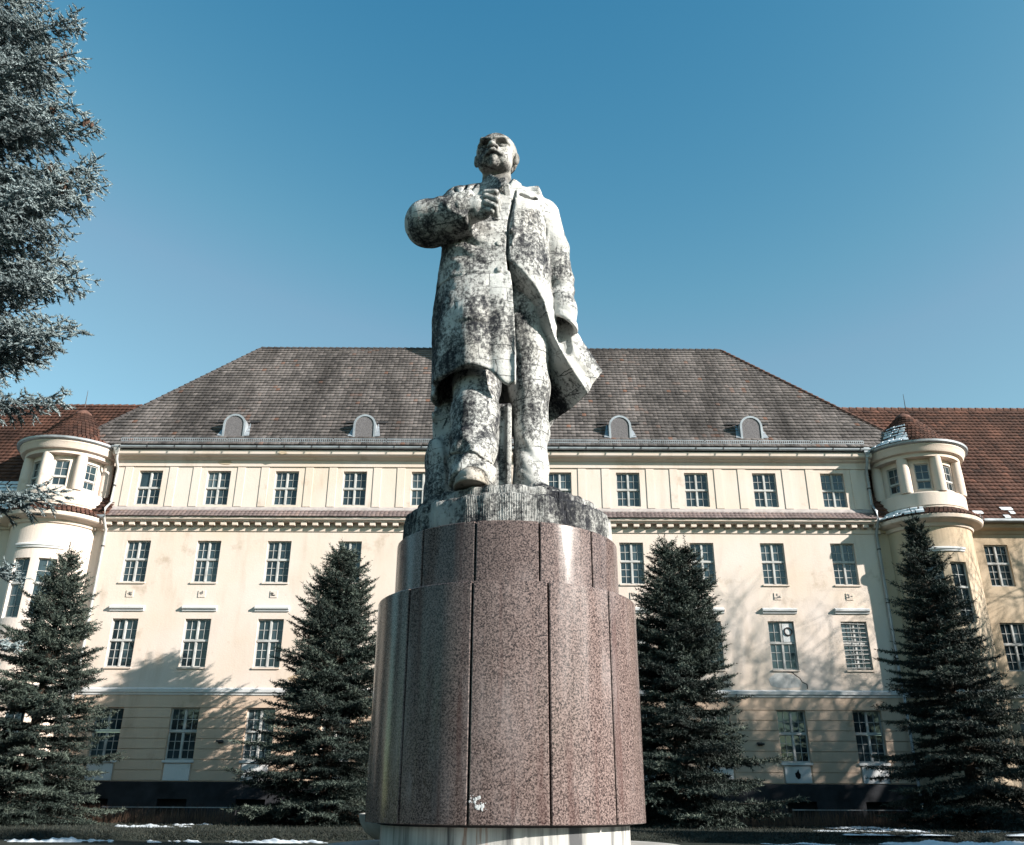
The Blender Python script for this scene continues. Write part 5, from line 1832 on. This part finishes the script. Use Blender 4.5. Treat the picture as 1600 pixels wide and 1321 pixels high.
V, F = uneven(-48, 48, YB, BY + .05, 420, 40, lambda X, Y: LZ - .26 * np.exp(-((Y - YB) / .22)) + .025 * wob(X, 1) * np.cos(Y * 1.9) + .012 * wob(X * 2.3, Y[0, 0]))
tag(fast_mesh('lawn', V, F, M_GROUND, (0, YB, LZ), None, True), kind='structure')
# tufts on the bank and lawn edge
def tufts(n, x0, x1, y0, y1, h, seed):
    q = np.random.RandomState(seed)
    x, y = q.uniform(x0, x1, n), q.uniform(y0, y1, n)
    z = LZ - .26 * np.exp(-((y - YB) / .22)) - .02
    a, hh = q.uniform(0, 6.28, n), h * q.uniform(.5, 1.3, n)
    w = .012
    B0_ = np.stack([x - w * np.cos(a), y - w * np.sin(a), z], -1)
    B1_ = np.stack([x + w * np.cos(a), y + w * np.sin(a), z], -1)
    T_ = np.stack([x + q.normal(0, .05, n), y + q.normal(0, .05, n), z + hh], -1)
    V = np.stack([B0_, B1_, T_], 1).reshape(-1, 3)
    return V, np.arange(3 * n).reshape(-1, 3), q.uniform(.1, .9, n)
M_GRASS = foliage_mat('dead_grass', [(0.0, (0.006, 0.010, 0.009)), (0.6, (0.017, 0.022, 0.018)), (1.0, (0.05, 0.047, 0.034))])
V, F, T = tufts(52000, -24, 24, YB - .1, YB + 1.2, .065, 3)
V2, F2, T2 = tufts(30000, -26, 26, YB + 1, BY - 1, .09, 4)
tag(fast_mesh('grass', np.vstack([V, V2]), np.vstack([F, F2 + len(V)]), M_GRASS, (0, YB, LZ), None, False, np.concatenate([T, T2])), kind='stuff')
# brown stalks along the foot of the wall
def stalks(n, x0, x1, y0, y1, seed):
    q = np.random.RandomState(seed)
    x, y = q.uniform(x0, x1, n), q.uniform(y0, y1, n)
    h = q.uniform(.25, .75, n)
    w = .008
    tx_, ty_ = q.normal(0, .10, n), q.normal(0, .08, n)
    V = np.stack([np.stack([x - w, y, np.full(n, LZ - .02)], -1), np.stack([x + w, y, np.full(n, LZ - .02)], -1),
                  np.stack([x + tx_, y + ty_, LZ + h], -1)], 1).reshape(-1, 3)
    return V, np.arange(3 * n).reshape(-1, 3), q.uniform(.2, 1, n)
M_STALK = foliage_mat('dry_stalks', [(0.0, (0.035, 0.02, 0.016)), (0.6, (0.085, 0.05, 0.036)), (1.0, (0.15, 0.095, 0.06))])
V, F, T = stalks(9000, -20, 20, 37.0, 38.6, 5)
tag(fast_mesh('dry_stalks', V, F, M_STALK, (0, 38, LZ), None, False, T), kind='stuff')

# lying snow: a run along the foot of the bank, patches on the lawn
def snow_patch(x0, x1, y0, y1, zb, h, seed, n=90, my=12, thr=.0):
    q = np.random.RandomState(seed)
    k = q.uniform(0, 6.28, 6)
    def fz(X, Y):
        u, v = (X - x0) / (x1 - x0), (Y - y0) / (y1 - y0)
        env = np.sin(np.pi * np.clip(u, 0, 1)) ** .5 * np.sin(np.pi * np.clip(v, 0, 1)) ** .6
        w = .38 + .34 * np.sin(X * .9 + k[4]) + .28 * np.sin(X * 2.1 + k[0]) + .22 * np.sin(X * 5.3 + Y * 3 + k[1]) + .18 * np.sin(X * 11 + Y * 5 + k[2]) + .15 * np.sin(Y * 7 + k[3]) + .16 * np.sin(X * 23 + Y * 9 + k[5]) + .10 * np.sin(X * 47 + Y * 21)
        return zb + h * (env * w - thr) - .02
    return uneven(x0, x1, y0, y1, n, my, fz)
VS, FS = [], []
nn = 0
for (x0, x1, y0, y1, zb, h, sd, thr, n) in ((-22, -1.9, 26.6, 28.15, .05, .10, 1, .10, 900), (6.0, 22, 26.4, 28.15, .05, .13, 2, .12, 700), (-15.5, -10.3, 32.0, 34.5, LZ, .10, 3, .25, 160),
                                        (-12.9, -10.4, 34.5, 36.5, LZ, .10, 9, .2, 80), (9.6, 17.5, 30.0, 33.0, LZ, .11, 4, .28, 200), (11.0, 16.0, 33.2, 36.0, LZ, .10, 5, .3, 160), (9.8, 13.0, 28.35, 29.0, LZ, .08, 6, .05, 100), (14.6, 17.2, 28.4, 29.1, LZ, .07, 7, .1, 100)):
    V, F = snow_patch(x0, x1, y0, y1, zb, h, sd, n, 14, thr)
    VS.append(V); FS.append(F + nn); nn += len(V)
tag(fast_mesh('snow_patches', np.vstack(VS), np.vstack(FS), M_SNOW, (0, 30, LZ), None, True), kind='stuff')

# iron railings by the cellar windows
def railing(x0, x1, label):
    y = 38.2
    rt = empty('railing', ((x0 + x1) / 2, y, LZ), label, 'railing', 'railings in front of the cellar windows')
    obj('top_rail', Mesh().box(x0, x1, y - .025, y + .025, .83, .865), M_ZINC, rt)
    obj('bottom_rail', Mesh().box(x0, x1, y - .015, y + .015, .40, .43), M_DKMETAL, rt)
    first = None
    n = int((x1 - x0) / .225)
    for k in range(n + 1):
        x = x0 + (x1 - x0) * k / n
        if first is None:
            first = obj('bar', Mesh().tube([(x, y, .30), (x, y, .83)], .014, 6), M_DKMETAL, rt, origin=(x, y, .30))
        else:
            again(first, (x, y, .30), rt)
    for x in (x0 + .02, (x0 + x1) / 2, x1 - .02):
        obj('post', Mesh().box(x - .03, x + .03, y + .016, y + .07, LZ - .1, .90), M_DKMETAL, rt)
railing(-16.2, -10.6, 'low iron railing at the foot of the facade left of the pedestal')
railing(11.2, 17.4, 'low iron railing at the foot of the facade right of the pedestal')

# round concrete planter half hidden behind the pedestal
pb = empty('planter_bowl', (-1.25, 14.2, GZ), 'grey concrete planter bowl showing behind the lower left of the pedestal', 'planter')
obj('bowl', Mesh().lathe([(.25, .50), (.45, .53), (.70, .61), (.86, .72), (.94, .84), (.97, .96), (.93, .97), (.88, .86), (.0, .84)], -1.25, 14.2, 40), M_DISC, pb, smooth=40)
obj('foot', Mesh().lathe([(.0, .03), (.42, .03), (.40, .30), (.28, .40), (.26, .52), (0, .52)], -1.25, 14.2, 32), M_DISC, pb, smooth=40)
obj('soil', Mesh().lathe([(.0, .92), (.5, .91), (.885, .88)], -1.25, 14.2, 32), M_GROUND, pb)
# pale lime splashes on the front panel, lower left
m = Mesh()
q = np.random.RandomState(3)
for k in range(34):
    t = q.rand()
    a = math.radians(-12.6 + 5.5 * t + q.normal(0, .8))
    z = 1.20 - .14 * t + q.normal(0, .035)
    s = .004 + .017 * q.rand() ** 2.2
    R_ = 1.4435
    c = np.array([PX + R_ * math.sin(a), PY - R_ * math.cos(a), z])
    tx_ = np.array([math.cos(a), math.sin(a), 0])
    n_ = 7
    ring = [c + (tx_ * math.cos(w) * s * q.uniform(.6, 1.2) + np.array([0, 0, 1]) * math.sin(w) * s * q.uniform(.6, 1.3)) for w in np.linspace(0, 6.283, n_ + 1)[:-1]]
    nv = np.array([math.sin(a), -math.cos(a), 0]) * .0015
    m.add([tuple(p) for p in ring] + [tuple(c + nv)], [(i, (i + 1) % n_, n_) for i in range(n_)])
o = obj('lime_splashes', m, M_WHITE, PED)
o['kind'] = 'stuff'
